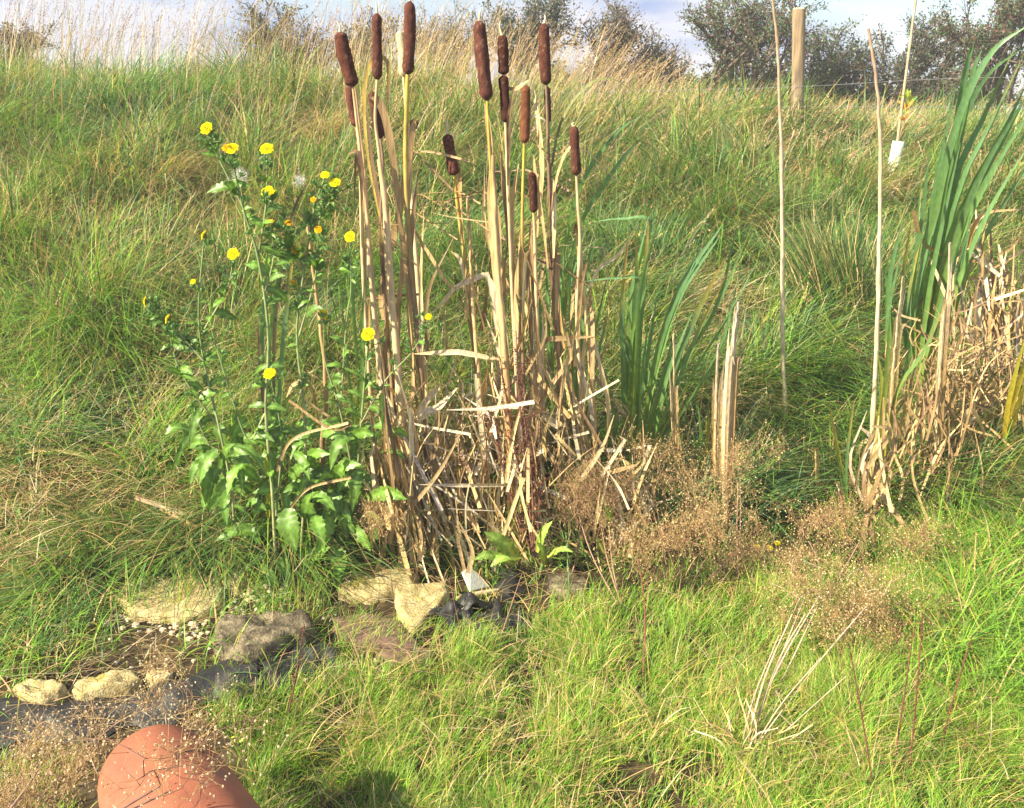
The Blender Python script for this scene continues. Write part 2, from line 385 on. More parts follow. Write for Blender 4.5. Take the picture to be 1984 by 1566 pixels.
def thatch():
    """dead flattened blades woven through the sward"""
    mb = MB(); n = 32000
    x, y = scatter(n, 2.5, 9, 1.1)
    z = hgt(x, y); px, py, dd = project(np.stack([x, y, z], 1))
    edge = 2.8 + .5 * sstep(900, 1300, px) - .2 * sstep(500, 0, px)
    keep = (y > edge) & (R.random(n) > clear_mask(px, py)) & (R.random(n) < .35 + g2(px, py, 180, 920, 260, 90) + g2(px, py, 1880, 820, 150, 180) + .6 * g2(px, py, 860, 700, 120, 80))
    x, y, z, dd = [a[keep] for a in (x, y, z, dd)]; n = len(x)
    cA = pick([STRAW, TAN, PALE, BROWN, OLIVE], np.tile([.5, .6, .25, .3, .4], (n, 1)), n)
    H = R.uniform(.08, .26, n); W = R.uniform(.0016, .0034, n) * (1 + .18 * np.maximum(dd - 2.5, 0))
    az = R.uniform(0, 6.28, n); zo = R.uniform(.03, .2, n)
    blades(mb, np.stack([x, y, z + zo], 1), H, W, az, R.uniform(.8, .98, n), R.uniform(0, .6, n), R.uniform(.1, .55, n), cA, cA * 1.1, 4, .5)
    tag(mb.build('dead_grass_thatch', M_DRYG), 'dead straw coloured thatch lying in the long grass', 'dead grass', kind='stuff')
thatch()

def turf():
    mb = MB(); n = 330000
    x, y = scatter(n, 1.35, 3.75, .6, .62, .3)
    z = hgt(x, y); px, py, dd = project(np.stack([x, y, z], 1))
    zone = sstep(330, 620, px + (py - 1300) * .25)          # lush on the right, thin on the left ledge
    low = sstep(1130, 1230, py - (px > 1150) * 60 * 0)
    dens = zone * (.25 + .75 * low)
    dens = np.maximum(dens, .20 * (py > 1050)); dens = np.maximum(dens, .9 * sstep(1430, 1500, py) * (px < 200) * .5)
    dens = np.where((px > 380) & (px < 640) & (py > 1250) & (py < 1420), np.maximum(dens, .35), dens)
    dens = np.where((px < 230) & (py > 1060) & (py < 1290), .55, dens)
    dens = np.where((px > 1000) & (py < 1140), dens * .5, dens)
    dens = np.where((px > 1700), np.maximum(dens, .8), dens)
    bare = g2(px, py, 1290, 1535, 200, 40) * .75 + g2(px, py, 760, 1530, 120, 30) * .4 + .6 * (noise(x, y, .09, 12) > .70)
    keep = (R.random(n) < dens * (1 - bare) * (.22 + 1.25 * noise(x, y, .12, 21))) & (R.random(n) > clear_mask(px, py) * .965)
    x, y, z, px, py, dd = [a[keep] for a in (x, y, z, px, py, dd)]; n = len(x)
    cl = noise(x, y, .13, 21); cl2 = noise(x, y, .4, 22)
    w = np.zeros((n, 6))
    w[:, 0] = 1.5; w[:, 1] = .7 + .8 * g2(px, py, 1150, 1200, 160, 50); w[:, 2] = .45 + .5 * (cl < .3)
    w[:, 3] = .16 + .3 * cl2 + .7 * (px < 350) + .5 * g2(px, py, 1350, 1500, 250, 60); w[:, 4] = .12 + .3 * g2(px, py, 1500, 1400, 400, 100); w[:, 5] = .15 + .3 * (px < 400)
    cA = pick([G_LAWN, G_BRI, G_MID, STRAW, YEL, TAN], w, n)
    cB = cA * R.uniform(.95, 1.3, (n, 1)) + R.uniform(0, .05, (n, 1)) * np.array([1, .8, .2])
    H = (.03 + .062 * cl + .028 * cl2) * R.uniform(.5, 1.35, n) * (1 + .5 * sstep(1250, 1800, px)) * (1 - .35 * (px < 400))
    W = R.uniform(.0013, .0031, n) * (1 + .12 * np.maximum(dd - 2, 0))
    az = R.normal(.25, 1.2, n) + (noise(x, y, .2, 23) - .5) * 4.5
    lean = R.uniform(.05, .6, n) + .2 * sstep(1300, 1800, px); curl = R.uniform(0, .7, n); droop = curl * R.uniform(.1, .5, n)
    blades(mb, np.stack([x, y, z - .004], 1), H, W, az, np.clip(lean, 0, .85), curl, droop, cA, cB, 4)
    m = R.integers(0, n, 5200); m = m[R.random(5200) < .45 + .9 * g2(px[m], py[m], 1350, 1480, 450, 70) + .3 * noise(x[m], y[m], .2, 40)]; q = len(m)
    ca = pick([STRAW, TAN, BROWN * 1.3, PALE, YEL], np.tile([1, .7, .5, .3, .6], (q, 1)), q)
    blades(mb, np.stack([x[m], y[m], z[m] + R.uniform(.01, .07, q)], 1), R.uniform(.05, .15, q), R.uniform(.0014, .003, q), R.uniform(0, 6.28, q), R.uniform(.5, .97, q), R.uniform(0, .5, q), R.uniform(0, .5, q), ca, ca, 4, .4)
    tag(mb.build('turf_grass', M_GRASS), 'short bright yellow green grass filling the old pond', 'grass', kind='stuff')
turf()

def long_right_grass():
    """broad arching green blades at the right edge"""
    mb = MB(); n = 9500
    c = np.array([G(px, py)[:2] for px, py in [(1880, 1010), (1950, 1080), (1930, 1180), (1970, 1260), (1900, 1330), (1860, 1080), (1990, 1000), (1420, 850), (1380, 800), (1260, 470), (1330, 470), (1210, 480), (1450, 810), (480, 1230), (60, 1300), (60, 1180), (130, 1120), (30, 1240), (200, 1080), (330, 1060), (100, 1060), (170, 1160)]])
    k = R.integers(0, len(c), n); q = c[k] + R.normal(0, .13, (n, 2)); x, y = q[:, 0], q[:, 1]
    cA = pick([G_LAWN, G_BRI, G_MID, YEL, STRAW], np.tile([1, .8, .8, .25, .2], (n, 1)), n)
    far = (k >= 7) & (k < 13); cA[far] = pick([G_BRI, G_MID, G_BLU, G_DRK], np.tile([.5, .8, .8, .3], (far.sum(), 1)), far.sum())
    cA[k >= 15] = pick([G_BRI, G_MID, G_DRK, STRAW], np.tile([.5, .8, .6, .3], ((k >= 15).sum(), 1)), (k >= 15).sum())
    keep = ~(((k == 13) | (k == 14)) & (R.random(n) < .6)); x, y, cA, k = x[keep], y[keep], cA[keep], k[keep]; n = len(x)
    H = R.uniform(.16, .34, n) * np.where(k >= 13, .5, 1); W = R.uniform(.003, .006, n)
    curl = R.uniform(.3, 1.0, n)
    blades(mb, np.stack([x, y, hgt(x, y) - .01], 1), H, W, R.normal(.2, 1.7, n), R.uniform(.1, .5, n), curl, curl * R.uniform(.4, .8, n), cA, cA * 1.15, 7, .08, .5)
    for q in range(75):
        x0, y0 = [float(v[0]) for v in scatter(1, 3.3, 8.2, .2)]; z0 = hgt(x0, y0); qx, qy, qd = project([[x0, y0, float(z0)]])
        if clear_mask(qx, qy)[0] > 0: continue
        m = random.randint(260, 520); a = R.uniform(0, 6.28, m); rr = np.abs(R.normal(0, random.uniform(.06, .14), m)); x = x0 + np.cos(a) * rr; y = y0 + np.sin(a) * rr
        pal = random.choice([[G_BLU, G_MID, G_BLU], [G_BRI, G_MID, G_LAWN], [G_DRK, G_MID, G_BLU], [OLIVE, STRAW, G_MID, YEL], [G_BRI, G_MID, OLIVE], [STRAW, PALE, OLIVE, TAN]])
        cA = pick(pal, np.ones((m, len(pal))), m); cu = R.uniform(.3, 1.1, m); az0 = random.uniform(-.9, .9)
        blades(mb, np.stack([x, y, hgt(x, y) - .01], 1), R.uniform(.25, .55, m), R.uniform(.004, .008, m) * (1 + .1 * (float(qd[0]) - 3)), np.where(R.random(m) < .6, R.normal(az0, .6, m), a), R.uniform(.1, .6, m), cu, cu * R.uniform(.35, .75, m), cA, cA * 1.15, 7, .06, .6)
    tag(mb.build('broad_leaved_grass', M_GRASS), 'broad arching green grass blades in drooping tufts', 'grass', kind='stuff')
long_right_grass()

def dry_stems():
    mb = MB(); mbs = MB()
    n = 9500
    x, y = scatter(n, 3.6, 13.5, -.3)
    z = hgt(x, y); px, py, dd = project(np.stack([x, y, z], 1))
    dens = .05 + .95 * sstep(6.2, 8.2, y) * (.40 + .60 * sstep(500, 900, px)) + .5 * g2(px, py, 600, 330, 350, 80) + .25 * g2(px, py, 1500, 400, 400, 150)
    keep = R.random(n) < dens; x, y, z, px, py, dd = [a[keep] for a in (x, y, z, px, py, dd)]; n = len(x)
    right = sstep(1050, 1350, px)
    H = R.uniform(.45, .95, n) * (1 - .42 * right) * (1 + .30 * g2(px, py, 200, 150, 900, 400) * (y > 7)); H *= np.where(R.random(n) < .08, 1.2, 1)
    W = R.uniform(.0016, .0026, n) * (1 + .16 * np.maximum(dd - 3, 0))
    cA = pick([STRAW, PINK, TAN, OLIVE, PALE], np.tile([.7, .7, .5, .25, .25], (n, 1)), n)
    az = R.normal(.05, .45, n); lean = np.clip(R.normal(.22, .18, n) + .33 * sstep(850, 1250, px), -.2, .85); curl = np.clip(R.normal(.12, .1, n), 0, .5)
    path = blades(mb, np.stack([x, y, z - .01], 1), H, W, az, lean, curl, curl * .4, cA, cA * 1.05, 6, .45, 1.2)
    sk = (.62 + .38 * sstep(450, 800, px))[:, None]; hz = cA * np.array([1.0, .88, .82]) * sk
    a = R.random(n) < .45
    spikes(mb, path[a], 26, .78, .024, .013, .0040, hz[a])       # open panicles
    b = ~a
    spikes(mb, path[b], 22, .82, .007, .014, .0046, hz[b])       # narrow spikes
    tag(mb.build('dry_grass_stems', M_DRYG), 'tall dry grass stems with feathery seed heads along the bank top', 'dry grass', kind='stuff')
    # fine yellow-green culms rising out of the meadow
    n = 8500; mb = MB()
    x, y = scatter(n, 3.3, 8, .2)
    z = hgt(x, y); px, py, dd = project(np.stack([x, y, z], 1))
    H = R.uniform(.22, .5, n); W = R.uniform(.0014, .0024, n) * (1 + .15 * np.maximum(dd - 3, 0))
    cA = pick([STRAW, OLIVE, YEL, PALE], np.tile([.8, .5, .4, .5], (n, 1)), n)
    path = blades(mb, np.stack([x, y, z], 1), H, W, R.normal(.1, .9, n), np.clip(R.normal(.35, .25, n), -.1, .85), R.uniform(0, .5, n), R.uniform(0, .2, n), cA, cA * 1.1, 5, .4, 1.2)
    spikes(mb, path[: n // 3], 9, .82, .006, .010, .003, cA[: n // 3])
    tag(mb.build('fine_grass_culms', M_DRYG), 'thin pale grass culms leaning over the meadow', 'dry grass', kind='stuff')
dry_stems()

def litter():
    """straw, pebbles on the bare ledge"""
    mb = MB(); n = 1700
    px = R.uniform(0, 1150, n); py = R.uniform(1080, 1440, n)
    pts = []
    for a, b in zip(px[:700], py[:700]): pts.append(G(a, b)[:2])
    pts = np.array(pts); k = R.integers(0, len(pts), n); q = pts[k] + R.normal(0, .05, (n, 2))
    z = hgt(q[:, 0], q[:, 1]) + R.uniform(.003, .02, n)
    cA = pick([STRAW, PALE, TAN, BROWN], np.tile([.7, .3, .6, .4], (n, 1)), n)
    blades(mb, np.stack([q[:, 0], q[:, 1], z], 1), R.uniform(.03, .22, n), R.uniform(.0012, .003, n), R.normal(.1, .8, n) + (R.random(n) > .5) * 3.14, np.full(n, .97), np.zeros(n), np.full(n, .05) + R.uniform(0, .15, n), cA, cA, 3, .6)
    tag(mb.build('straw_litter', M_DRYG), 'broken straw scattered over the bare soil between the stones', 'straw', kind='stuff')
    mb = MB(); n = 1100
    for i in range(n):
        if i < 480: a, b = random.gauss(360, 90), random.gauss(1185, 26)
        elif i < 760: a, b = random.gauss(470, 38), random.gauss(1122, 20)
        else: a, b = random.uniform(0, 760), random.uniform(1120, 1400)
        p = G(a, b); r = random.choice([.003, .004, .006, .009]) * random.uniform(.7, 1.3)
        if i < 760: r *= 1.3
        ellip(mb, p + np.array([0, 0, r * .4]), np.array([r, r * random.uniform(.6, 1), r * .7]), jit(random.choice([PALE, (.62, .5, .34), (.5, .42, .3), (.4, .36, .3)]), .2), seg=5, rings=3)
    tag(mb.build('gravel', M_SEED, flat=True), 'small pale gravel scattered on the soil ledge', 'gravel', kind='stuff')
litter()

# ================================================================ STONES AND POND EDGE
def rock(name, poly, thick, mat, label, cat, group=None, seed=0, tilt=0.0, rise=.0, rough=.16, Y=None):
    """outline given as photo points that lie on the ground -> a solid stone with rounded top"""
    rs = np.random.default_rng(seed)
    pts = np.array([G(a, b) for a, b in poly]); c = pts.mean(0); rel = (pts - c)[:, :2]
    # densify outline
    n = 40; closed = np.vstack([rel, rel[:1]]); seglen = np.r_[0, np.cumsum(np.linalg.norm(np.diff(closed, axis=0), axis=1))]
    u = np.linspace(0, seglen[-1], n, endpoint=False); ol = np.stack([np.interp(u, seglen, closed[:, k]) for k in (0, 1)], 1)
    ol *= 1 + (rs.random(n)[:, None] - .5) * rough * .7
    V = []; base = float(hgt(c[0], c[1]))
    prof = [(1.0, -.35), (1.04, .1), (1.03, .5), (.99, .84), (.93, .97), (.85, 1.0), (.7, 1.0), (.5, 1.0), (.3, 1.0), (.12, 1.0)]
    for s, h in prof:
        for j in range(n):
            a, b = ol[j] * s
            zz = base + rise + thick * h + (noise(a + c[0], b + c[1], .06, seed) - .5) * thick * .38 * (h > .1) + (noise(a + c[0], b + c[1], .014, seed + 3) - .5) * thick * .22 * (h > .1)
            k = 1 + (noise(a * 1.0, b + h * .03, .02, seed + 5) - .5) * rough * .8
            zz += tilt * (a) 
            V.append((c[0] + a * k, c[1] + b * k, zz))
    m = len(prof)
    F = [[i * n + j, i * n + (j + 1) % n, (i + 1) * n + (j + 1) % n, (i + 1) * n + j] for i in range(m - 1) for j in range(n)]
    V.append((c[0], c[1], base + rise + thick)); ci = len(V) - 1
    for j in range(n): F.append([(m - 1) * n + j, (m - 1) * n + (j + 1) % n, ci, ci])
    V = np.array(V); F4 = [f for f in F if f[2] != f[3]]
    mb = MB(); mb.add(V, F4, (.5, .5, .5)); 
    # close the top with a fan of quads
    top = list(range((m - 1) * n, m * n)); V2 = V[top]
    q = [[j, (j + 1) % n, n, n] for j in range(n)]
    o = None
    Vt = np.vstack([V2, V[ci][None]]); Fq = [[2 * j, 2 * j + 1, (2 * j + 2) % n, n] for j in range(n // 2)]
    mb.add(Vt, Fq, (.5, .5, .5))
    o = mb.build(name, mat); return tag(o, label, cat, group)
GS = 'pale limestone pieces along the pond edge'
rock('limestone_slab', [(225, 1172), (262, 1205), (345, 1212), (428, 1196), (440, 1132), (420, 1108), (330, 1128), (240, 1150)], .032, M_LIME, 'wide pale yellow limestone slab half buried in grass left of the green leaves', 'stone', GS, 1)
rock('limestone_rock', [(436, 1148), (468, 1155), (486, 1128), (478, 1098), (450, 1104), (432, 1122)], .03, M_LIME, 'small crumbly pale stone beneath the broad green leaves', 'stone', GS, 2, rough=.3)
rock('limestone_rock', [(655, 1165), (720, 1172), (795, 1156), (808, 1130), (775, 1106), (715, 1104), (660, 1135)], .04, M_LIME, 'mossy pale stone in front of the cattail bases', 'stone', GS, 3)
rock('limestone_rock', [(768, 1180), (775, 1212), (800, 1232), (828, 1214), (850, 1190), (872, 1172), (862, 1156), (810, 1160), (768, 1168)], .05, M_LIME, 'pale yellow angular stone pointing down at the turf, beside the black liner', 'stone', GS, 4, rough=.1)
rock('limestone_rock', [(32, 1355), (45, 1375), (85, 1386), (122, 1376), (132, 1358), (100, 1342), (58, 1338)], .05, M_LIME, 'rounded creamy stone at the left edge above the orange pipe', 'stone', GS, 5, rough=.1)
rock('limestone_rock', [(140, 1360), (160, 1376), (200, 1370), (255, 1358), (278, 1340), (262, 1318), (215, 1326), (150, 1340)], .05, M_LIME, 'long grey cream stone with moss on its top right end', 'stone', GS, 6, rough=.12)
rock('limestone_rock', [(284, 1330), (300, 1340), (325, 1338), (335, 1324), (318, 1310), (290, 1310)], .035, M_LIME, 'smallest creamy stone right of the mossy one', 'stone', GS, 7, rough=.25)
rock('grey_rock', [(420, 1262), (440, 1296), (475, 1300), (520, 1288), (565, 1270), (600, 1272), (616, 1248), (600, 1226), (520, 1222), (440, 1232)], .075, M_GREY, 'dark rough grey boulder in the middle of the pond ledge', 'stone', None, 8, rough=.18)
rock('brown_rock', [(640, 1238), (700, 1262), (770, 1272), (815, 1262), (800, 1240), (770, 1216), (700, 1206), (655, 1212)], .035, M_BRN, 'flat chocolate brown stone behind the turf', 'stone', None, 9)
rock('brown_rock', [(735, 1285), (775, 1302), (830, 1296), (845, 1278), (800, 1262), (750, 1268)], .03, M_BRN, 'small brown stone sunk in the turf edge', 'stone', None, 10)
rock('grey_rock', [(1060, 1150), (1090, 1168), (1130, 1162), (1140, 1138), (1100, 1122), (1065, 1130)], .035, M_GREY, 'grey pebbly stone at the right end of the stone row', 'stone', None, 12, rough=.3)
rock('orange_brick', [(418, 1092), (450, 1098), (458, 1070), (425, 1066)], .05, M_BRICK, 'orange brown lump of brick beside the cut grass', 'brick', None, 13, rough=.08)
rock('grey_rock', [(1228, 1362), (1250, 1374), (1264, 1364), (1250, 1352)], .03, M_GREY, 'single grey pebble poking out of the turf', 'stone', None, 14)

def liner(paths, label, name='pond_liner'):
    mb = MB()
    for pts, w, hump in paths:
        P = catmull([G(a, b) for a, b in pts], 46); n = len(P); m = 14
        V = []
        T = np.gradient(P, axis=0); 
        for i in range(n):
            s = np.array([-T[i][1], T[i][0], 0]); s /= np.linalg.norm(s)
            for j in range(m):
                u = j / (m - 1) - .5
                q = P[i] + s * u * w * (1 + .25 * math.sin(i * .5))
                zz = float(hgt(q[0], q[1])) + .004 + hump * math.cos(u * math.pi) * (.4 + .9 * float(noise(i * .11, j * .2, .6, 31))) + .010 * float(noise(q[0], q[1], .025, 5))
                V.append((q[0], q[1], zz))
        F = [[i * m + j, i * m + j + 1, (i + 1) * m + j + 1, (i + 1) * m + j] for i in range(n - 1) for j in range(m - 1)]
        mb.add(V, F, (.1, .1, .1))
    return tag(mb.build(name, M_LINER), label, 'pond liner')
GL = 'exposed pieces of black pond liner'
tag(liner([([(-40, 1410), (60, 1408), (160, 1400), (260, 1382), (330, 1368), (420, 1330), (500, 1310)], .16, .035), ([(480, 1320), (540, 1305), (600, 1285), (650, 1270)], .14, .03)], 'rumpled black pond liner showing below the creamy stones at left'), group=GL)
tag(liner([([(735, 1102), (770, 1088), (812, 1092)], .12, .07)], 'black hump of pond liner at the foot of the brown cattail canes'), group=GL)
tag(liner([([(850, 1222), (885, 1200), (910, 1190), (925, 1205)], .13, .06), ([(940, 1215), (975, 1185), (990, 1140), (1005, 1110)], .10, .035), ([(900, 1225), (960, 1225), (1010, 1200)], .1, .02)], 'folded black liner flaps between the yellow stone and the turf'), group=GL)

def slab_obj(name, poly3, th, mat, label, cat):
    P = np.array(poly3, float); n = len(P); nn = np.cross(P[1] - P[0], P[2] - P[0]); nn /= np.linalg.norm(nn)
    V = np.vstack([P, P + nn * th]); me = bpy.data.meshes.new(name)
    me.from_pydata(V.tolist(), [], [list(range(n))[::-1], list(range(n, 2 * n))] + [[i, (i + 1) % n, n + (i + 1) % n, n + i] for i in range(n)])
    me.materials.append(mat); o = bpy.data.objects.new(name, me); C.objects.link(o)
    bv = o.modifiers.new('bevel', 'BEVEL'); bv.width = min(.003, th * .3); bv.segments = 2
    return tag(o, label, cat)
slab_obj('white_tile', [at(896, 1108, 2.78), at(912, 1098, 2.82), at(950, 1136, 2.80), at(912, 1146, 2.72)], .008, M_WHITE, 'bright white broken plastic tile leaning below the dock leaves', 'tile')
mb = MB(); tube(mb, catmull([at(862, 1168, 2.68), at(905, 1155, 2.70), at(965, 1143, 2.74)], 10), [.006, .009, .01, .01, .01, .01, .009, .009, .008, .005], [(.6, .45, .28), (.66, .42, .26), (.6, .46, .3)], 7)
tag(mb.build('bare_stick', M_STRAW), 'peeled orange pink stick resting across the yellow stone', 'stick')

# terracotta pipe end, closed and rounded, rising from the bottom-left corner
def pipe():
    root = thing('terracotta_pipe', 'large smooth orange terracotta pipe end rising out of the bottom left corner', 'pipe', G(330, 1540))
    A = at(297, 1500, 1.52); Bp = at(480, 1800, 1.25)
    ax = Bp - A; ln = np.linalg.norm(ax); ax /= ln
    # profile along the axis: domed end then straight, slightly flaring barrel
    u = np.cross(ax, [0, 0, 1]); u /= np.linalg.norm(u); w = np.cross(u, ax)
    K = 64; V = []; prof = []
    r0 = .118
    for s, r in [(-.085, .012), (-.083, .035), (-.076, .056), (-.062, .077), (-.040, .096), (-.012, .109), (.03, .118), (.08, .123), (.16, .128), (.22, .131), (.27, .133)]:
        prof.append((s, r))
    for s, r in prof:
        for k in range(K):
            th = 2 * math.pi * k / K
            rr = r * (1 + .012 * math.sin(2 * th + 1) + .006 * math.sin(5 * th + s * 20))
            V.append(A + ax * s + rr * (u * math.cos(th) + w * math.sin(th)))
    F = [[i * K + j, i * K + (j + 1) % K, (i + 1) * K + (j + 1) % K, (i + 1) * K + j] for i in range(len(prof) - 1) for j in range(K)]
    mb = MB(); mb.add(V, F, (.5, .2, .1))
    Vt = np.vstack([np.array(V[:K]), (A - ax * .087)[None]]); mb.add(Vt, [[2 * j, 2 * j + 1, (2 * j + 2) % K, K] for j in range(K // 2)], (.5, .2, .1))
    o = mb.build('barrel', M_TERRA, root)
    s = o.modifiers.new('sub', 'SUBSURF'); s.levels = 1; s.render_levels = 2
pipe()

# ================================================================ CATTAILS
C_STALK = [(.55, .38, .19), (.60, .45, .25), (.52, .38, .20)]
C_DARKST = [(.26, .17, .10), (.20, .12, .075), (.42, .28, .15)]
C_YST = [(.46, .36, .05), (.42, .31, .08), (.22, .15, .09), (.40, .27, .15)]
def reed_head(mb, P, r, col):
    n = 26; pts = catmull(P, n); t = np.linspace(0, 1, n)
    prof = np.minimum(1, (np.clip(t, 0, 1) / .07) ** .5) * np.minimum(1, ((1 - t) / .06) ** .55)
    prof = np.clip(prof, .22, 1) * (1 + .05 * np.sin(t * 9 + random.random() * 6)) * (1 + .1 * (t - .5))
    k = 20; T = pts[-1] - pts[0]; T /= np.linalg.norm(T); a = np.cross(T, [0, 1, 0]); a /= np.linalg.norm(a); b = np.cross(T, a)
    V = []; Cc = []
    for i in range(n):
        for j in range(k):
            th = 2 * math.pi * j / k
            V.append(pts[i] + r * prof[i] * (1 + random.uniform(-.06, .06) + .05 * (float(noise(i * .3, j * .6 + pts[0][0] * 40, 1.0, 62)) - .5)) * (a * math.cos(th) + b * math.sin(th)))
            Cc.append(np.array(col) * random.uniform(.8, 1.25) * (.8 + .45 * float(noise(i * .35 + pts[0][0] * 50, j * .5, 1.0, 61))) + (np.array([.10, .07, .045]) if random.random() < .035 else 0))
    F = [[i * k + j, (i + 1) * k + j, (i + 1) * k + (j + 1) % k, i * k + (j + 1) % k] for i in range(n - 1) for j in range(k)]
    mb.add(V, F, np.array(Cc))
HB = BR([.112, .045, .032])
def cattail(Y, head, hw, stem, scol, label, leaves=(), spike=0, hcol=HB, Yb=None, sw=7):
    """head: (x,y) top..bottom photo points; stem continues from head bottom; last point is the foot"""
    foot = stem[-1]; gy = G(*foot)
    root = thing('cattail', label, 'cattail', gy, 'cattails standing in the dead reed bed')
    Yf = gy[1]
    def dep(py): 
        t = np.clip((py - head[0][1]) / max(1, foot[1] - head[0][1]), 0, 1); return Y * (1 - t) + Yf * t
    hp = [at(x, y, dep(y)) for x, y in head]
    mb = MB(); reed_head(mb, hp, wpx(hw * .455, Y), jit(hcol, .08)); mb.build('seed_head', M_FUR, root)
    mb = MB(); sp = [hp[-1] + (hp[0] - hp[-1]) * .02] + [at(x, y, dep(y)) for x, y in stem[:-1]] + [gy + np.array([0, 0, -.02])]
    pts = catmull(sp, 34); tube(mb, pts, np.linspace(wpx(sw * .36, Y), wpx(sw * .72, Y), 34), scol, 8); mb.build('stem', M_STEM, root)
    if spike:
        mb = MB(); tp = hp[0]; q = catmull([tp - (hp[0] - hp[-1]) * .02, tp + np.array([random.uniform(-.01, .01), 0, wpx(spike * .5, Y)]), tp + np.array([random.uniform(-.012, .012), 0, wpx(spike, Y)])], 6)
        tube(mb, q, [wpx(3, Y), wpx(2.4, Y), wpx(2, Y), wpx(1.8, Y), wpx(1.4, Y), wpx(.6, Y)], (.6, .48, .3), 5); mb.build('tip_spike', M_STEM, root)
    for lf in leaves: leaf_px(root, *lf, dep=dep)
    sl = [head[-1]] + list(stem)
    for k in range(3):       # dried sheaths and torn leaves clinging to the stem
        i = random.randint(2, len(sl) - 2); x, y = sl[i]; x2, y2 = sl[i - 1]; o_ = random.choice([-1, 1]) * random.uniform(4, 10)
        e = (x2 + o_ * random.uniform(1, 4), y2 + random.uniform(-40, 60))
        leaf_px(root, [(x + o_ * .3, y + 60), (x + o_ * .5, y), ((x + x2) / 2 + o_, (y + y2) / 2), e], random.uniform(5, 10), random.choice([[S_, T_, B_], [S_, P_, S_], [T_, B_, T_], [(.5, .43, .33), S_, T_]]), dep=dep, dy=random.uniform(-.02, .02), name='dead_leaf')
    return root, dep
def leaf_px(root, pts, w, cols, kink=False, mat=None, twist=None, dep=None, Y=None, dy=0.0, name='leaf', taper=True):
    mb = MB(); f = dep if dep else (lambda py: Y)
    P = [at(p[0], p[1], (p[2] if len(p) > 2 else f(p[1])) + dy) for p in pts]
    n = 8 + 4 * len(P); q = polyl(P, n) if kink else catmull(P, n)
    t = np.linspace(0, 1, n)
    Y0 = P[0][1]
    ww = wpx(w, Y0) * ((np.minimum(1, .45 + t * 1.5)) * np.clip((1 - t) * 3.2, .05, 1) ** .7 if taper else np.clip((1 - t) * 12, .7, 1))
    if cols is None: cols = random.choice([STRAW, TAN * 1.2, PALE])
    cols = np.array(cols, float); cols = cols * random.uniform(.9, 1.1)
    ribbon(mb, q, ww, cols, random.uniform(-.5, .5) if twist is None else twist, random.uniform(.1, .4), random.uniform(-.7, .7), .05)
    return mb.build(name, mat or (M_STRAW), root)
S_, T_, P_, B_ = tuple(STRAW), tuple(TAN), tuple(PALE), tuple(BROWN)
OR_ = (.50, .27, .10)
cattail(3.00, [(658, 62), (668, 110), (684, 168)], 28, [(693, 250), (703, 340), (716, 470), (728, 610), (748, 760), (770, 900), (790, 1050)], C_STALK, 'tall brown cattail leaning left, first of the left pair', [
    ([(742, 740), (760, 860), (800, 980), (860, 1140)], 12, [T_, S_, S_]), ([(716, 470), (704, 400), (700, 330), (690, 300), (686, 400)], 7, [T_, B_, B_])], 18)
cattail(3.18, [(676, 166), (681, 205), (691, 246)], 17, [(697, 300), (700, 420), (704, 540), (712, 680), (722, 820), (735, 1020)], C_STALK, 'slimmer split brown cattail directly below the left leaning head', [
    ([(712, 620), (705, 540), (703, 440), (712, 380)], 8, [S_, T_, T_])], 0, HB * 1.15)
cattail(2.95, [(730, 25), (731, 90), (731, 155)], 19, [(727, 230), (735, 300), (746, 420), (752, 560), (768, 700), (782, 850), (795, 1040)], C_STALK, 'upright brown cattail head second from the left', [
    ([(735, 420), (712, 300), (706, 180), (722, 115), (750, 120), (752, 180), (748, 220)], 7, [(.5, .36, .08), (.4, .28, .07), B_]),
    ([(790, 560), (760, 300), (738, 205), (716, 188)], 14, [T_, T_, BROWN * 1.6], False)], 18)
cattail(3.10, [(722, 178), (729, 220), (737, 268)], 21, [(742, 320), (738, 420), (742, 540), (756, 700), (772, 900), (800, 1045)], C_DARKST, 'short brown cattail hidden behind a bent dry leaf', [
    ([(736, 480), (735, 400), (720, 300), (710, 200)], 8, [B_, B_, (.08, .05, .03)]),
    ([(742, 620), (740, 560), (778, 390), (800, 250), (806, 238)], 13, [S_, T_, T_])], 0, HB * .9)
cattail(2.95, [(794, 2), (794, 70), (790, 145)], 23, [(788, 200), (786, 300), (789, 400), (797, 520), (810, 660), (822, 800), (835, 1035)], C_YST, 'tallest brown cattail with a yellow green neck', [
    ([(812, 820), (800, 700), (792, 560), (800, 420), (812, 330)], 10, [T_, T_, B_])], 14, HB, sw=10)
cattail(3.00, [(928, 40), (934, 110), (944, 195)], 27, [(947, 260), (953, 360), (963, 500), (968, 640), (978, 780), (985, 900), (990, 1050)], C_YST[:2] + C_STALK, 'thick brown cattail leaning right, leftmost of the middle trio', [
    ([(953, 330), (948, 260), (939, 200)], 10, [T_, T_, (.5, .3, .15)]), ([(968, 640), (955, 480), (950, 380), (953, 300)], 12, [S_, S_, T_])], 20)
cattail(3.02, [(973, 68), (975, 105), (976, 145)], 21, [(977, 150), (982, 300), (987, 430), (992, 560), (1000, 720), (1005, 900), (1012, 1045)], C_STALK, 'dark brown double cattail head with orange cap in the middle', [], 24, HB * .62)
cattail(3.03, [(975, 146), (978, 190), (981, 238)], 20, [(983, 300), (988, 450), (996, 640), (1006, 800), (1015, 1040)], C_STALK, 'lower dark half stacked under the double cattail head', [
    ([(978, 170), (1000, 172), (1024, 155)], 8, [B_, T_, S_])], 0, HB * .62)
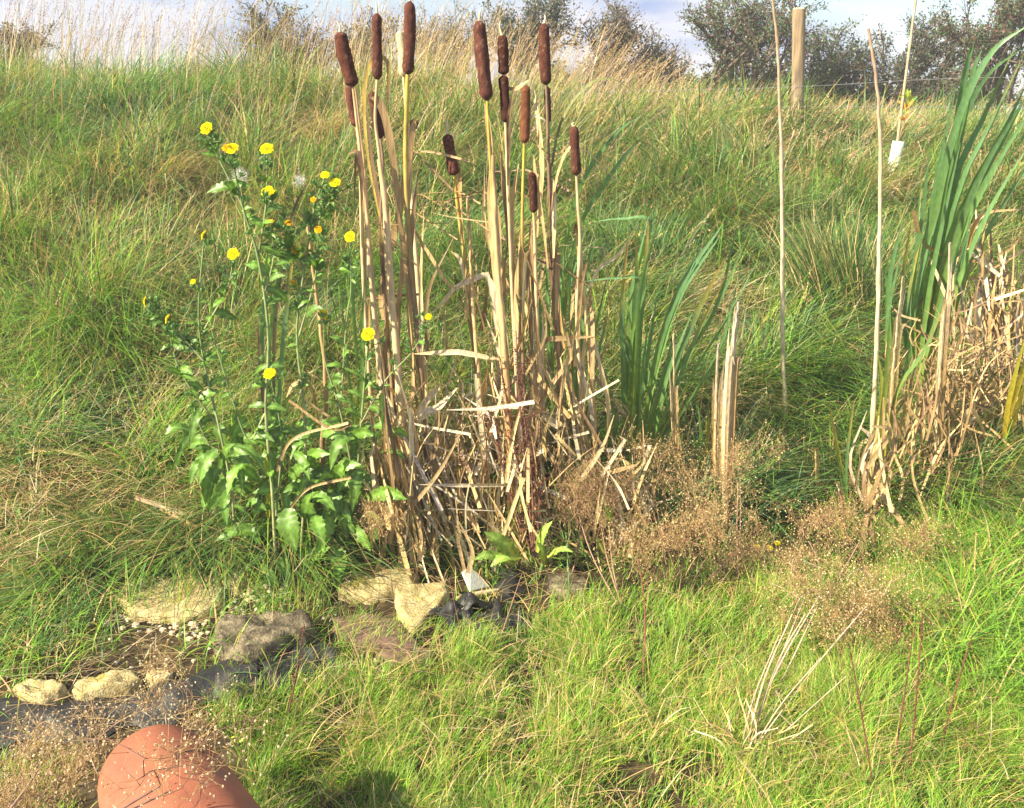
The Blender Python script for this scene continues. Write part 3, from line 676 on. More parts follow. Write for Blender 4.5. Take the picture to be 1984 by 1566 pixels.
cattail(3.05, [(1054, 45), (1055, 100), (1058, 165)], 22, [(1061, 240), (1063, 330), (1070, 440), (1075, 560), (1085, 760), (1095, 1030)], C_DARKST, 'brown cattail rightmost of the tall heads', [
    ([(1040, 460), (1050, 330), (1042, 230), (1033, 165)], 11, [T_, S_, P_]),
    ([(1072, 540), (1060, 420), (1068, 330), (1090, 230), (1140, 165), (1190, 155), (1240, 190)], 5, [B_, OLIVE * .8, OLIVE * .7])], 14)
cattail(3.15, [(1060, 168), (1061, 200), (1062, 238)], 13, [(1064, 330), (1071, 440), (1080, 600), (1090, 800), (1100, 1025)], C_DARKST, 'narrow brown cattail tucked under the right tall head', [], 0, HB)
cattail(3.00, [(1019, 165), (1018, 220), (1016, 278)], 20, [(1014, 340), (1012, 430), (1011, 560), (1013, 700), (1020, 860), (1030, 1040)], C_YST, 'orange tinted short cattail right of the dark double head', [
    ([(1018, 236), (1030, 224), (1050, 230), (1062, 238)], 4, [P_, P_, T_])], 0, (.17, .066, .034))
cattail(3.20, [(866, 260), (873, 300), (880, 340)], 22, [(884, 380), (893, 450), (908, 560), (922, 700), (935, 860), (945, 1040)], C_YST, 'small tilted cattail standing alone between the two groups', [
    ([(905, 540), (892, 420), (890, 340), (882, 290)], 9, [S_, OR_, T_])], 28, HB * 1.1)
cattail(3.05, [(1112, 244), (1114, 290), (1117, 340)], 19, [(1120, 400), (1124, 470), (1118, 600), (1124, 760), (1130, 1020)], C_STALK, 'short straight cattail at the right side of the group', [
    ([(1060, 450), (1080, 340), (1100, 290), (1125, 275)], 5, [T_, S_, P_])], 6)
cattail(3.02, [(1030, 333), (1033, 370), (1034, 412)], 17, [(1036, 460), (1040, 600), (1046, 800), (1050, 1035)], C_STALK, 'lowest small dark cattail head', [
    ([(1062, 520), (1052, 430), (1038, 340), (1034, 300)], 7, [T_, S_, T_])], 0, HB * .72)
# fluffy seed head behind the tallest cattail
r_, _ = cattail(3.5, [(774, 60), (779, 100), (782, 150)], 17, [(790, 260), (800, 420), (815, 640), (830, 1000)], C_STALK, 'old cattail gone to pale buff fluff behind the tallest one', [], 0, (.60, .47, .28))

# bare canes and bent dead leaves belonging to the reed bed (each its own plant stub)
def cane(pts, w, cols, label, Y=3.1, leaves=(), name='dead_reed_cane', group='dead reed canes without heads', ragged=0):
    gy = G(*pts[-1]); foot = pts[-1]; top = pts[0][1]
    root = thing(name, label, 'dead reed', gy, group)
    def dep(py):
        t = np.clip((py - top) / max(1, foot[1] - top), 0, 1); return Y * (1 - t) + gy[1] * t
    P = [at(x, y, dep(y)) for x, y in pts[:-1]] + [gy - np.array([0, 0, .02])]
    mb = MB(); tube(mb, catmull(P, 30) + R.normal(0, .0012, (30, 3)), np.linspace(wpx(w * .26, Y), wpx(w * .6, Y), 30) * (1 + .12 * (R.random(30) - .5) + .22 * (np.arange(30) % 7 == 3)) * (.6 if ragged > 2 else 1), cols, 7)
    mb.build('stem', M_STEM, root)
    for lf in leaves: leaf_px(root, *lf, dep=dep)
    for i in range(int(ragged * 1.6)):
        a = random.uniform(-w * .75, w * .75); h = random.uniform(.0, .4); 
        q = [(pts[k][0] * (1) + a * (1 + .6 * (k == 0)), pts[k][1] + (foot[1] - top) * h * (k == 0)) for k in range(len(pts))]
        q[-1] = (foot[0] + a * .6, foot[1])
        leaf_px(root, q[::-1], w * random.uniform(.2, .42), random.choice([[T_, S_, tuple(np.array([.45, .38, .30]))], [B_, T_, (.3, .25, .2)], [S_, P_, (.5, .43, .33)]]), dep=dep, dy=random.uniform(-.04, .03), taper=True, name='sheath')
    return root
cane([(735, 310), (750, 430), (757, 560), (770, 700), (780, 840), (795, 930), (800, 1080)], 17, C_STALK, 'thick straw cane running up the left cattail group', 2.98, [
    ([(780, 850), (815, 800), (850, 790), (886, 752)], 14, [S_, P_, P_], True), ([(778, 838), (830, 770), (858, 742)], 15, [S_, P_, S_]), ([(790, 830), (835, 800), (860, 798)], 9, [P_, P_, P_])])
cane([(688, 170), (706, 330), (716, 500), (730, 660), (745, 800), (765, 960), (775, 1080)], 11, C_STALK, 'slender straw cane left of the thick one', 3.05)
cane([(800, 240), (790, 420), (778, 540), (770, 640), (775, 800), (785, 1060)], 12, [S_, T_, T_], 'straw cane topped with a curled dark tip', 3.12, [([(800, 262), (797, 238), (806, 238), (808, 250)], 9, [T_, B_, (.05, .04, .04)])])
cane([(905, 380), (912, 500), (920, 640), (930, 760), (938, 900), (950, 1070)], 10, [T_, S_, T_], 'reddish straw cane left of the middle trio', 3.15, [
    ([(962, 640), (945, 530), (905, 545), (880, 560), (835, 610)], 11, [P_, P_, STRAW], True), ([(800, 440), (830, 490), (880, 560), (915, 520)], 7, [T_, S_, S_])])
cane([(955, 300), (962, 480), (975, 640), (985, 800), (990, 930), (1000, 1080)], 14, [T_, S_, OR_, S_], 'thick orange straw cane in the middle of the trio', 3.0, [
    ([(985, 700), (965, 590), (945, 532)], 18, [S_, P_, P_]), ([(985, 700), (890, 682), (802, 686)], 11, [S_, P_, STRAW], True, None, 0), ([(920, 725), (930, 800), (938, 880), (930, 960)], 13, [P_, P_, S_], False, None, .2)])
cane([(1030, 430), (1024, 560), (1034, 700), (1045, 860), (1055, 1050)], 11, [T_, B_, T_], 'brown cane between trio and right cattail', 3.1, [([(1040, 680), (1060, 657), (1152, 652)], 11, [T_, T_, S_], True, None, 0), ([(1150, 655), (1165, 720), (1178, 790), (1174, 880)], 10, [P_, S_, S_]), ([(1022, 800), (1060, 810), (1104, 830)], 12, [P_, P_, S_])])
cane([(1120, 420), (1128, 540), (1140, 660), (1150, 800), (1160, 1050)], 9, [S_, S_, T_], 'pale cane at the right margin of the cattail group', 3.15, [([(1100, 720), (1120, 800), (1145, 870), (1165, 930)], 12, [P_, S_, S_], True), ([(1140, 560), (1160, 520), (1200, 490), (1225, 450)], 8, [P_, P_, P_])])
cane([(596, 430), (605, 520), (622, 640), (632, 760), (625, 860), (630, 1010)], 10, [T_, T_, B_], 'thin brown cane among the yellow flowers', 3.1, [([(620, 830), (600, 745), (570, 745), (555, 770)], 8, [T_, T_, S_])])
cane([(1498, 0), (1508, 130), (1514, 300), (1516, 480), (1516, 650), (1520, 780), (1526, 880)], 9, [(.44, .30, .19), (.50, .38, .26), P_, P_, S_], 'very tall pale single stalk left of the fence post', 3.5)
cane([(1682, 55), (1698, 160), (1706, 300), (1704, 460), (1700, 620), (1692, 800), (1682, 960)], 9, [(.44, .27, .18), (.50, .36, .24), P_, P_, S_], 'tall pale stalk left of the big green reed tuft', 3.3, [([(1690, 850), (1670, 860), (1655, 900)], 9, [P_, S_, T_])])
GR = 'ragged broken reed stumps right of the cattails'
cane([(1430, 585), (1420, 700), (1412, 850), (1408, 1030)], 17, [(.46, .38, .32), P_, S_], 'tallest splintered grey reed stump', 3.05, group=GR, ragged=7, name='reed_stump')
cane([(1392, 665), (1388, 780), (1386, 900), (1390, 990)], 15, [(.46, .38, .32), S_, T_], 'splintered reed stump left of the tallest one', 3.1, group=GR, ragged=6, name='reed_stump')
cane([(1306, 645), (1306, 760), (1310, 860), (1314, 960)], 12, [P_, S_, T_], 'narrow pale reed stump beside the green shoot', 3.1, group=GR, ragged=3, name='reed_stump')
cane([(1840, 470), (1836, 600), (1826, 740), (1820, 880), (1818, 980)], 15, [(.56, .47, .36), P_, P_, S_], 'pale reed stump standing before the big green reed tuft', 3.1, group=GR, ragged=6, name='reed_stump')
cane([(1750, 535), (1738, 640), (1728, 760), (1722, 930)], 12, [P_, P_, S_], 'thin bleached stump left of the big green reed tuft', 3.12, group=GR, ragged=3, name='reed_stump')
cane([(1232, 945), (1234, 985), (1238, 1060)], 13, [S_, (.5, .36, .08), OR_], 'yellow stump below the middle green shoot', 2.9, group=GR, ragged=2, name='reed_stump')
cane([(1623, 935), (1632, 970), (1638, 1040)], 11, [P_, OR_, OR_], 'short white topped stump in the brown seed haze', 2.9, group=GR, ragged=1, name='reed_stump')
cane([(1582, 870), (1583, 900), (1586, 960)], 10, [S_, S_, T_], 'tiny straw stub right of the tall single stalk', 3.1, group=GR, name='reed_stump')

# dead tangle of reed leaves
def tangle():
    mb = MB()
    # (px range, py range, Y range, length px, width px, n, angle mean, angle sd)
    def bunch(n, cx, sx, cy_, sy, Ya, Yb, la, lb, wa, wb, am, asd, cols, kinkp=.35, ylo=640):
        for i in range(n):
            px, py = random.gauss(cx, sx), min(1085, max(ylo, random.gauss(cy_, sy)))
            Y = random.uniform(Ya, Yb); l = random.uniform(la, lb); a = math.radians(random.gauss(am, asd))
            dx, dy = math.cos(a) * l / 2, -math.sin(a) * l / 2
            if px + abs(dx) > 1215 and py < 890: continue
            p0 = at(px - dx, py - dy, Y + random.uniform(-.12, .12)); p2 = at(px + dx, py + dy, Y + random.uniform(-.12, .12))
            for p in (p0, p2): p[2] = max(p[2], float(hgt(p[0], p[1])) + .01)
            if random.random() < kinkp:
                m = p0 * .5 + p2 * .5 + np.array([random.gauss(0, .05), random.gauss(0, .03), abs(random.gauss(0, .05))]); q = polyl([p0, m, p2], 9)
            else:
                m = p0 * .5 + p2 * .5 + np.array([random.gauss(0, .02), 0, random.gauss(0, .015)]); q = catmull([p0, m, p2], 9)
            w = wpx(random.uniform(wa, wb), Y)
            c = jit(random.choice(cols), .15)
            ribbon(mb, q, w * np.clip(np.linspace(1, .1, 9) * 1.6, .12, 1), [c, c * random.uniform(.7, 1.1), c * random.uniform(.6, 1.1)], random.uniform(-1.1, 1.1), random.uniform(.05, .7), random.uniform(-1.8, 1.8), .08)
    A = [STRAW, PALE, TAN, TAN * .75, PALE, BROWN * 1.4, BR([.5, .44, .34]), STRAW * .8]
    bunch(150, 850, 70, 930, 80, 2.9, 3.25, 90, 260, 3, 9, 100, 24, A, .2)
    bunch(70, 790, 22, 960, 70, 2.85, 3.1, 120, 280, 5, 13, 98, 9, A, .1)
    bunch(95, 985, 55, 880, 100, 2.95, 3.3, 90, 300, 4, 10, 90, 10, A, .15)
    bunch(90, 1105, 55, 880, 100, 3.0, 3.35, 80, 240, 3, 9, 103, 18, A + [BROWN * 1.3, TAN * .7])
    bunch(60, 930, 120, 880, 75, 2.85, 3.2, 70, 200, 4, 11, 160, 30, [PALE, STRAW, PALE, BR([.62, .54, .4])], .3)
    bunch(170, 960, 130, 950, 80, 2.9, 3.3, 50, 170, 1.5, 4, 95, 40, A, .2)
    bunch(60, 1200, 60, 980, 50, 2.9, 3.2, 60, 160, 4, 10, 80, 35, A)
    bunch(24, 730, 20, 980, 50, 2.9, 3.15, 90, 180, 6, 14, 92, 12, [TAN, BROWN * 1.5, STRAW])
    # upper dry leaves crossing between canes
    bunch(24, 940, 140, 420, 70, 3.0, 3.3, 100, 230, 2, 5, 140, 35, [TAN, STRAW, BROWN * 1.4, TAN * .7], .7, 250)
    bunch(40, 1000, 100, 620, 110, 3.0, 3.35, 120, 280, 5, 10, 92, 12, [TAN, STRAW, STRAW, TAN * .7], .3, 300)
    bunch(80, 860, 60, 1000, 50, 2.85, 3.1, 100, 220, 4, 11, 100, 12, [PALE, STRAW, STRAW, TAN], .1)
    bunch(50, 1000, 40, 960, 70, 2.9, 3.1, 90, 200, 4, 10, 92, 14, [PALE, STRAW, STRAW, TAN], .1)
    tag(mb.build('reed_litter', M_STRAW), 'tangle of fallen straw coloured reed leaves around the cattail feet', 'dead reeds', kind='stuff')
    mb2 = mb; mb_ = MB(); 
    mb = mb_
    def bunch2(n, cx, sx, cy_, sy, Ya, Yb, la, lb, wa, wb, am, asd, cols):
        for i in range(n):
            px, py = random.gauss(cx, sx), random.gauss(cy_, sy); Y = random.uniform(Ya, Yb)
            l = random.uniform(la, lb); a = math.radians(random.gauss(am, asd)); dx, dy = math.cos(a) * l / 2, -math.sin(a) * l / 2
            p0 = at(px - dx, py - dy, Y + random.uniform(-.1, .1)); p2 = at(px + dx, py + dy, Y + random.uniform(-.1, .1))
            for p in (p0, p2): p[2] = max(p[2], float(hgt(p[0], p[1])) + .01)
            m = p0 * .5 + p2 * .5 + np.array([random.gauss(0, .03), 0, random.gauss(0, .03)])
            ribbon(mb, catmull([p0, m, p2], 8), wpx(random.uniform(wa, wb), Y) * np.clip(np.linspace(1, .2, 8) * 1.6, .3, 1), jit(random.choice(cols), .15), random.uniform(-.9, .9), .3, random.uniform(-.5, .5), .03)
    bunch2(90, 1930, 40, 610, 50, 3.7, 4.1, 70, 150, 3, 9, 92, 9, A)
    bunch2(330, 1885, 60, 770, 85, 3.35, 3.8, 40, 150, 1.5, 5, 100, 45, [STRAW, TAN, BROWN * 1.5, TAN * .8])
    bunch2(70, 1800, 45, 860, 60, 3.2, 3.5, 80, 200, 3, 7, 85, 22, [TAN, BROWN * 1.5, STRAW, TAN * .7])
    bunch2(22, 1690, 12, 910, 50, 3.0, 3.2, 80, 180, 5, 13, 92, 10, A)
    bunch2(16, 1930, 50, 500, 35, 3.7, 4.0, 60, 150, 4, 9, 60, 60, [STRAW, PALE, TAN])
    tag(mb.build('reed_litter', M_STRAW), 'heap of dead reed leaves behind the big green tuft at right', 'dead reeds', kind='stuff')
tangle()

# ---------------------------------------------------------------- green cattail shoots
GB = [(.40, .44, .06), (.20, .34, .07), (.14, .28, .09), (.14, .28, .12)]
GT = GB + [(.36, .34, .08), (.5, .3, .1)]
GY = [(.50, .38, .03), (.42, .40, .05), (.22, .30, .06)]
GG = 'green cattail shoots without heads'
def shoot(foot, Y, leaves, label):
    gy = G(*foot); root = thing('green_reed_shoot', label, 'reed', gy, GG)
    top = min(p[1] for l in leaves for p in l[0])
    def dep(py):
        t = np.clip((py - top) / max(1, foot[1] - top), 0, 1); return Y * (1 - t) + gy[1] * t
    for k, l in enumerate(leaves):
        pts, w, cols = l[:3]
        if len(leaves) > 12 and k < 17 and tuple(cols[0]) != B_:
            ox = random.uniform(-28, 28); oy = random.uniform(10, 120)
            leaf_px(root, [(foot[0] + random.uniform(-20, 20), foot[1])] + [(p[0] + ox * (i + 1) / len(pts), p[1] + oy) for i, p in enumerate(pts)], w * .55, cols, mat=M_REED, dep=dep, dy=random.uniform(-.08, .08))
        leaf_px(root, [(foot[0] + random.uniform(-14, 14), foot[1] + random.uniform(-8, 4))] + list(pts), w * .68, cols, mat=M_REED, dep=dep, dy=random.uniform(-.05, .05))
    return root
shoot((1228, 940), 2.95, [
    ([(1208, 700), (1205, 598), (1218, 445)], 13, GT), ([(1232, 700), (1240, 560), (1283, 402)], 13, GB), ([(1238, 685), (1250, 530), (1256, 428)], 13, GT),
    ([(1264, 728), (1316, 563), (1399, 437)], 17, GB + [GB[-1]]), ([(1262, 760), (1300, 620), (1346, 506)], 15, GB), ([(1290, 760), (1345, 620), (1405, 498)], 14, GT),
    ([(1330, 700), (1390, 590), (1440, 478)], 10, GB), ([(1300, 740), (1385, 600), (1429, 432)], 11, GB), ([(1210, 800), (1203, 680)], 13, GB), ([(1222, 760), (1219, 624)], 14, GB),
    ([(1250, 720), (1272, 580)], 12, GB), ([(1268, 790), (1312, 624)], 12, GB), ([(1240, 780), (1290, 640)], 12, GB), ([(1225, 700), (1232, 540), (1260, 432), (1205, 424), (1150, 430)], 9, GB)],
    'tall fan of green reed leaves right of the cattails')
shoot((1090, 905), 3.12, [([(1052, 700), (1045, 520)], 11, GB), ([(1070, 700), (1100, 440)], 12, GB), ([(1085, 650), (1135, 440)], 12, GB), ([(1100, 700), (1128, 560), (1165, 430)], 10, GB),
    ([(1070, 760), (1062, 600), (1058, 470)], 10, GB), ([(1088, 780), (1084, 640), (1092, 500)], 12, GB), ([(1100, 790), (1118, 640), (1140, 500)], 9, GT),
    ([(1095, 600), (1120, 450), (1165, 365), (1225, 286), (1276, 246)], 11, GB + [(.3, .3, .08)]), ([(1090, 560), (1100, 450), (1130, 350), (1190, 262), (1240, 225)], 10, GB), ([(1098, 800), (1110, 720)], 12, [GB[0], GB[0], GB[1]])],
    'green reed leaves growing inside the right side of the cattails')
shoot((1120, 930), 3.2, [([(1112, 760), (1104, 600), (1098, 480)], 9, GB), ([(1122, 780), (1130, 620), (1146, 470)], 9, GB), ([(1130, 800), (1150, 660), (1180, 520)], 8, GB), ([(1140, 780), (1170, 640), (1190, 560)], 8, GT), ([(1108, 820), (1080, 680), (1066, 540)], 9, GB), ([(1116, 830), (1118, 700), (1124, 540)], 9, GB)], 'narrow green reed leaves at the far right margin of the cattail clump')
shoot((522, 1060), 2.9, [([(518, 880), (507, 700), (512, 560), (527, 430)], 12, GB + [(.33, .33, .12)]), ([(525, 900), (520, 700), (535, 560), (552, 480)], 11, GB), ([(535, 880), (545, 700), (560, 560), (572, 470)], 12, GT),
    ([(530, 780), (535, 600), (562, 430), (604, 335)], 10, [(.3, .26, .1), (.12, .1, .05), (.07, .06, .035), (.2, .15, .07)]), ([(512, 800), (503, 690), (500, 610)], 10, [B_, (.05, .03, .03), T_]),
    ([(520, 960), (512, 850)], 15, [(.55, .42, .03), (.6, .5, .04), (.4, .45, .05)]), ([(532, 900), (531, 790)], 15, [(.5, .45, .04), (.36, .48, .05), (.3, .42, .05)])], 'green reed shoot with yellow base among the yellow flowers')
shoot((690, 920), 2.95, [([(694, 760), (686, 620), (680, 520), (676, 460)], 9, GB + [S_]), ([(700, 780), (702, 640), (706, 540)], 9, GB), ([(684, 800), (672, 700), (660, 560)], 9, GB)], 'slim green reed shoot just left of the cattail canes')
shoot((1775, 830), 3.35, [
    ([(1790, 640), (1802, 480), (1832, 320), (1872, 190), (1925, 98), (1990, 50)], 17, GB + [GB[2]]), ([(1800, 640), (1822, 480), (1858, 330), (1905, 230), (1968, 88)], 16, GB + [OLIVE]), ([(1800, 660), (1835, 480), (1880, 370), (1940, 260), (1995, 150)], 18, GB),
    ([(1790, 650), (1812, 480), (1850, 260), (1872, 130), (1888, 80)], 17, GB), ([(1810, 640), (1850, 470), (1905, 330), (1995, 175)], 16, GB), ([(1815, 620), (1870, 440), (1930, 320), (2000, 210)], 15, GB),
    ([(1780, 640), (1790, 500), (1815, 350), (1850, 180)], 15, GB), ([(1770, 650), (1770, 540), (1785, 440), (1800, 300)], 15, GB), ([(1760, 700), (1748, 560), (1765, 430)], 14, GT), ([(1730, 700), (1722, 560), (1748, 425)], 14, GB),
    ([(1820, 660), (1850, 560), (1880, 420)], 14, GB), ([(1770, 720), (1790, 620), (1810, 540)], 18, GY), ([(1756, 740), (1770, 600), (1800, 430)], 16, GB), ([(1790, 700), (1830, 580), (1862, 460)], 15, GB),
    ([(1745, 740), (1725, 620), (1715, 520)], 12, GB), ([(1800, 720), (1840, 640), (1880, 600)], 11, GY), ([(1760, 700), (1780, 560), (1822, 400)], 15, GB), ([(1838, 600), (1870, 500), (1900, 420), (1984, 405)], 11, [B_, OR_, OR_, (.55, .38, .2)])],
    'largest tuft of broad green reed leaves bending right')
shoot((1712, 985), 3.05, [([(1708, 860), (1716, 740), (1725, 600)], 13, GY + [GB[1]]), ([(1716, 880), (1738, 760), (1790, 680), (1845, 560)], 11, GY + [GB[2], OR_]), ([(1700, 850), (1710, 760), (1700, 680)], 11, GY), ([(1722, 900), (1745, 820), (1760, 760)], 11, [(.5, .35, .05), T_, T_]), ([(1705, 900), (1706, 820), (1714, 740)], 12, GY)], 'yellow based reed shoot beneath the big tuft')
shoot((1938, 930), 2.95, [([(1952, 800), (1990, 640)], 14, [(.6, .42, .02), (.62, .5, .04), (.5, .5, .06)]), ([(1962, 820), (2000, 700)], 14, [(.4, .2, .03), (.6, .45, .04), (.55, .5, .05)]), ([(1945, 840), (1975, 740), (2010, 620)], 13, [(.55, .35, .03), (.5, .46, .05)]), ([(1890, 800), (1862, 820), (1832, 900)], 9, [S_, P_, S_]), ([(1895, 815), (1868, 845), (1845, 920)], 8, [S_, P_, S_])], 'bright yellow reed leaves at the right edge')
shoot((1642, 1010), 2.98, [([(1628, 900), (1606, 780)], 10, [OR_, GB[1], (.42, .4, .08), OR_]), ([(1640, 900), (1655, 775)], 8, GT), ([(1632, 930), (1618, 860)], 8, GB)], 'small thin reed shoot with orange tips in the brown haze')
shoot((1362, 930), 3.05, [([(1358, 850), (1352, 780)], 9, GB), ([(1370, 860), (1374, 790)], 9, GY), ([(1350, 880), (1340, 830)], 8, GB)], 'short green shoots at the foot of the splintered stumps')

# rush tussock and other clumps
def tussock(foot, n, h0, h1, spread, lean, cols, label, name='rush_tussock', w=.006, cat='rush', curlm=.3):
    c = G(*foot); mb = MB(); a = R.uniform(0, 6.28, n); r = np.abs(R.normal(0, spread, n))
    x = c[0] + np.cos(a) * r; y = c[1] + np.sin(a) * r * .7
    cA = pick(cols, np.ones((n, len(cols))), n)
    blades(mb, np.stack([x, y, hgt(x, y) - .01], 1), R.uniform(h0, h1, n), np.full(n, w) * R.uniform(.7, 1.3, n), a * .6 + R.normal(0, .5, n), np.abs(R.normal(lean, .15, n)).clip(0, .9), R.uniform(0, curlm, n), R.uniform(0, curlm * .6, n), cA, cA * 1.2, 7, .2)
    return tag(mb.build(name, M_GRASS), label, cat)
tussock((1630, 680), 2200, .35, .85, .13, .25, [G_DRK * .8, G_DRK, G_DRK, G_MID * .8, OLIVE, STRAW, G_DRK], 'dark green rush tussock with pale dry stems behind the tall stalk')
tussock((1265, 540), 1700, .28, .52, .13, .45, [G_BLU, G_MID, G_BLU, G_DRK], 'blue green drooping grass tussock right of the cattail heads', 'grass_tussock', .009, 'grass tussock', 1.0)
tussock((930, 590), 1300, .3, .6, .14, .35, [YEL * .8, OLIVE, G_BRI, STRAW, G_MID], 'yellow green long grass tussock behind the cattail canes', 'grass_tussock', .0045, 'grass tussock', .9)
tussock((650, 560), 500, .3, .55, .10, .3, [YEL * .8, OLIVE, STRAW, G_MID], 'straw streaked grass tussock left of the cattail canes', 'grass_tussock', .0045, 'grass tussock', .6)
tussock((1300, 790), 800, .2, .42, .16, .5, [G_BRI, G_MID, G_DRK], 'lush green grass tussock behind the fan shoot', 'grass_tussock', .006, 'grass tussock', 1.0)

# ================================================================ YELLOW FLOWERED OXTONGUE
LG = [(.11, .22, .03), (.15, .29, .035), (.13, .26, .035)]
def broad_leaf(root, p0, p1, w, sag=.02, cols=LG, face=None, name='leaf', serr=.12):
    p0 = np.array(p0); p1 = np.array(p1); L_ = np.linalg.norm(p1 - p0); n = 15
    m = p0 * .5 + p1 * .5 + np.array([random.uniform(-.1, .1) * L_, -abs(random.uniform(.02, .1)) * L_, sag + random.uniform(.03, .16) * L_])
    q = catmull([p0, m, p1], n); t = np.linspace(0, 1, n)
    prof = np.sin(np.pi * np.clip(t * .93 + .07, 0, 1) ** .85) ** .8; prof = np.clip(prof, .04, 1) * (1 + serr * np.where(np.arange(n) % 2, 1, -1) * (t > .1) * (t < .92))
    T = np.gradient(q, axis=0); T /= np.linalg.norm(T, axis=1)[:, None]
    tw = random.uniform(-.7, .7); V = []; Cc = []; colr = grad(np.array(cols) * random.uniform(.75, 1.2), n)
    view = np.array([0, 0, CH + 1.5]) - q[0]; view /= np.linalg.norm(view); ph = random.random() * 6
    for i in range(n):
        s = np.cross(T[i], view); s /= np.linalg.norm(s) + 1e-9; nn = np.cross(s, T[i]); s2 = s * math.cos(tw) + nn * math.sin(tw); n2 = np.cross(s2, T[i])
        ww = w * .5 * prof[i]; rip = .10 * w * prof[i]
        for k, (u, f) in enumerate([(-1, .22), (-.5, .14), (0, 0), (.5, .14), (1, .22)]):
            V.append(q[i] + s2 * ww * u + n2 * (f * ww + rip * math.sin(ph + i * 1.3 + k * 2.1) * abs(u)))
            Cc.append(colr[i] * (1.5 if k == 2 else 1.0) + (.03 if k == 2 else 0))
    F = [[i * 5 + k, i * 5 + k + 1, (i + 1) * 5 + k + 1, (i + 1) * 5 + k] for i in range(n - 1) for k in range(4)]
    mb = MB(); mb.add(V, F, np.clip(np.array(Cc), 0, .9)); return mb.build(name, M_LEAF, root)
def flower(root, p, d, r, orange=False, closed=False):
    """daisy-like yellow head; d = facing direction"""
    d = np.array(d, float); d /= np.linalg.norm(d); a = np.cross(d, [0.1, .2, 1]); a /= np.linalg.norm(a); b = np.cross(d, a)
    mb = MB(); layers = [(17, 1.0, .10), (15, .82, .24), (12, .58, .42), (8, .32, .6)]
    if closed: layers = [(10, .5, .9), (8, .4, 1.3)]
    for m, ln, up in layers:
        for k in range(m):
            th = 2 * math.pi * (k + random.uniform(-.25, .25)) / m; rd = a * math.cos(th) + b * math.sin(th); tg = -a * math.sin(th) + b * math.cos(th)
            l = r * ln * random.uniform(.88, 1.08); w = r * .12 + l * .055
            p1 = p + rd * l * .5 + d * r * up * .45; p2 = p + rd * l + d * r * up * .62
            col = BR([.80, .66, .012]) * random.uniform(.9, 1.05)
            if orange: col = BR([.75, .42, .01])
            V = [p - tg * w * .3, p + tg * w * .3, p1 + tg * w, p1 - tg * w, p2 + tg * w * .85, p2 - tg * w * .85]
            mb.add(V, [[0, 1, 2, 3], [3, 2, 4, 5]], col)
    fl = mb.build('flower', M_PETAL, root)
    mb = MB(); M3 = np.stack([a, b, d], 1)
    ellip(mb, p - d * r * .18, [r * .34, r * .34, r * .36], (.10, .20, .05), M3, 8, 5)
    for k in range(9):
        th = 6.28 * k / 9; rd = a * math.cos(th) + b * math.sin(th); ribbon(mb, [p - d * r * .4, p - d * r * .15 + rd * r * .42, p + d * r * .1 + rd * r * .6], [r * .15, r * .18, r * .03], (.12, .24, .06))
    c = mb.build('calyx', M_LEAF, root); c.parent = fl
    return fl
def bud(mb, p, r):
    d = np.array([random.gauss(0, .4), random.gauss(0, .4), 1]); d /= np.linalg.norm(d); a = np.cross(d, [1, 0, 0]); a /= np.linalg.norm(a); b = np.cross(d, a); M3 = np.stack([a, b, d], 1)
    ellip(mb, p, [r * .75, r * .75, r * 1.2], jit((.14, .25, .06), .2), M3, 6, 4)
    for k in range(6):
        th = 6.28 * k / 6; rd = a * math.cos(th) + b * math.sin(th); ribbon(mb, [p - d * r, p + rd * r * 1.3, p + rd * r * 1.9 + d * r * 1.2], [r * .5, r * .7, r * .1], jit((.13, .26, .06), .2))
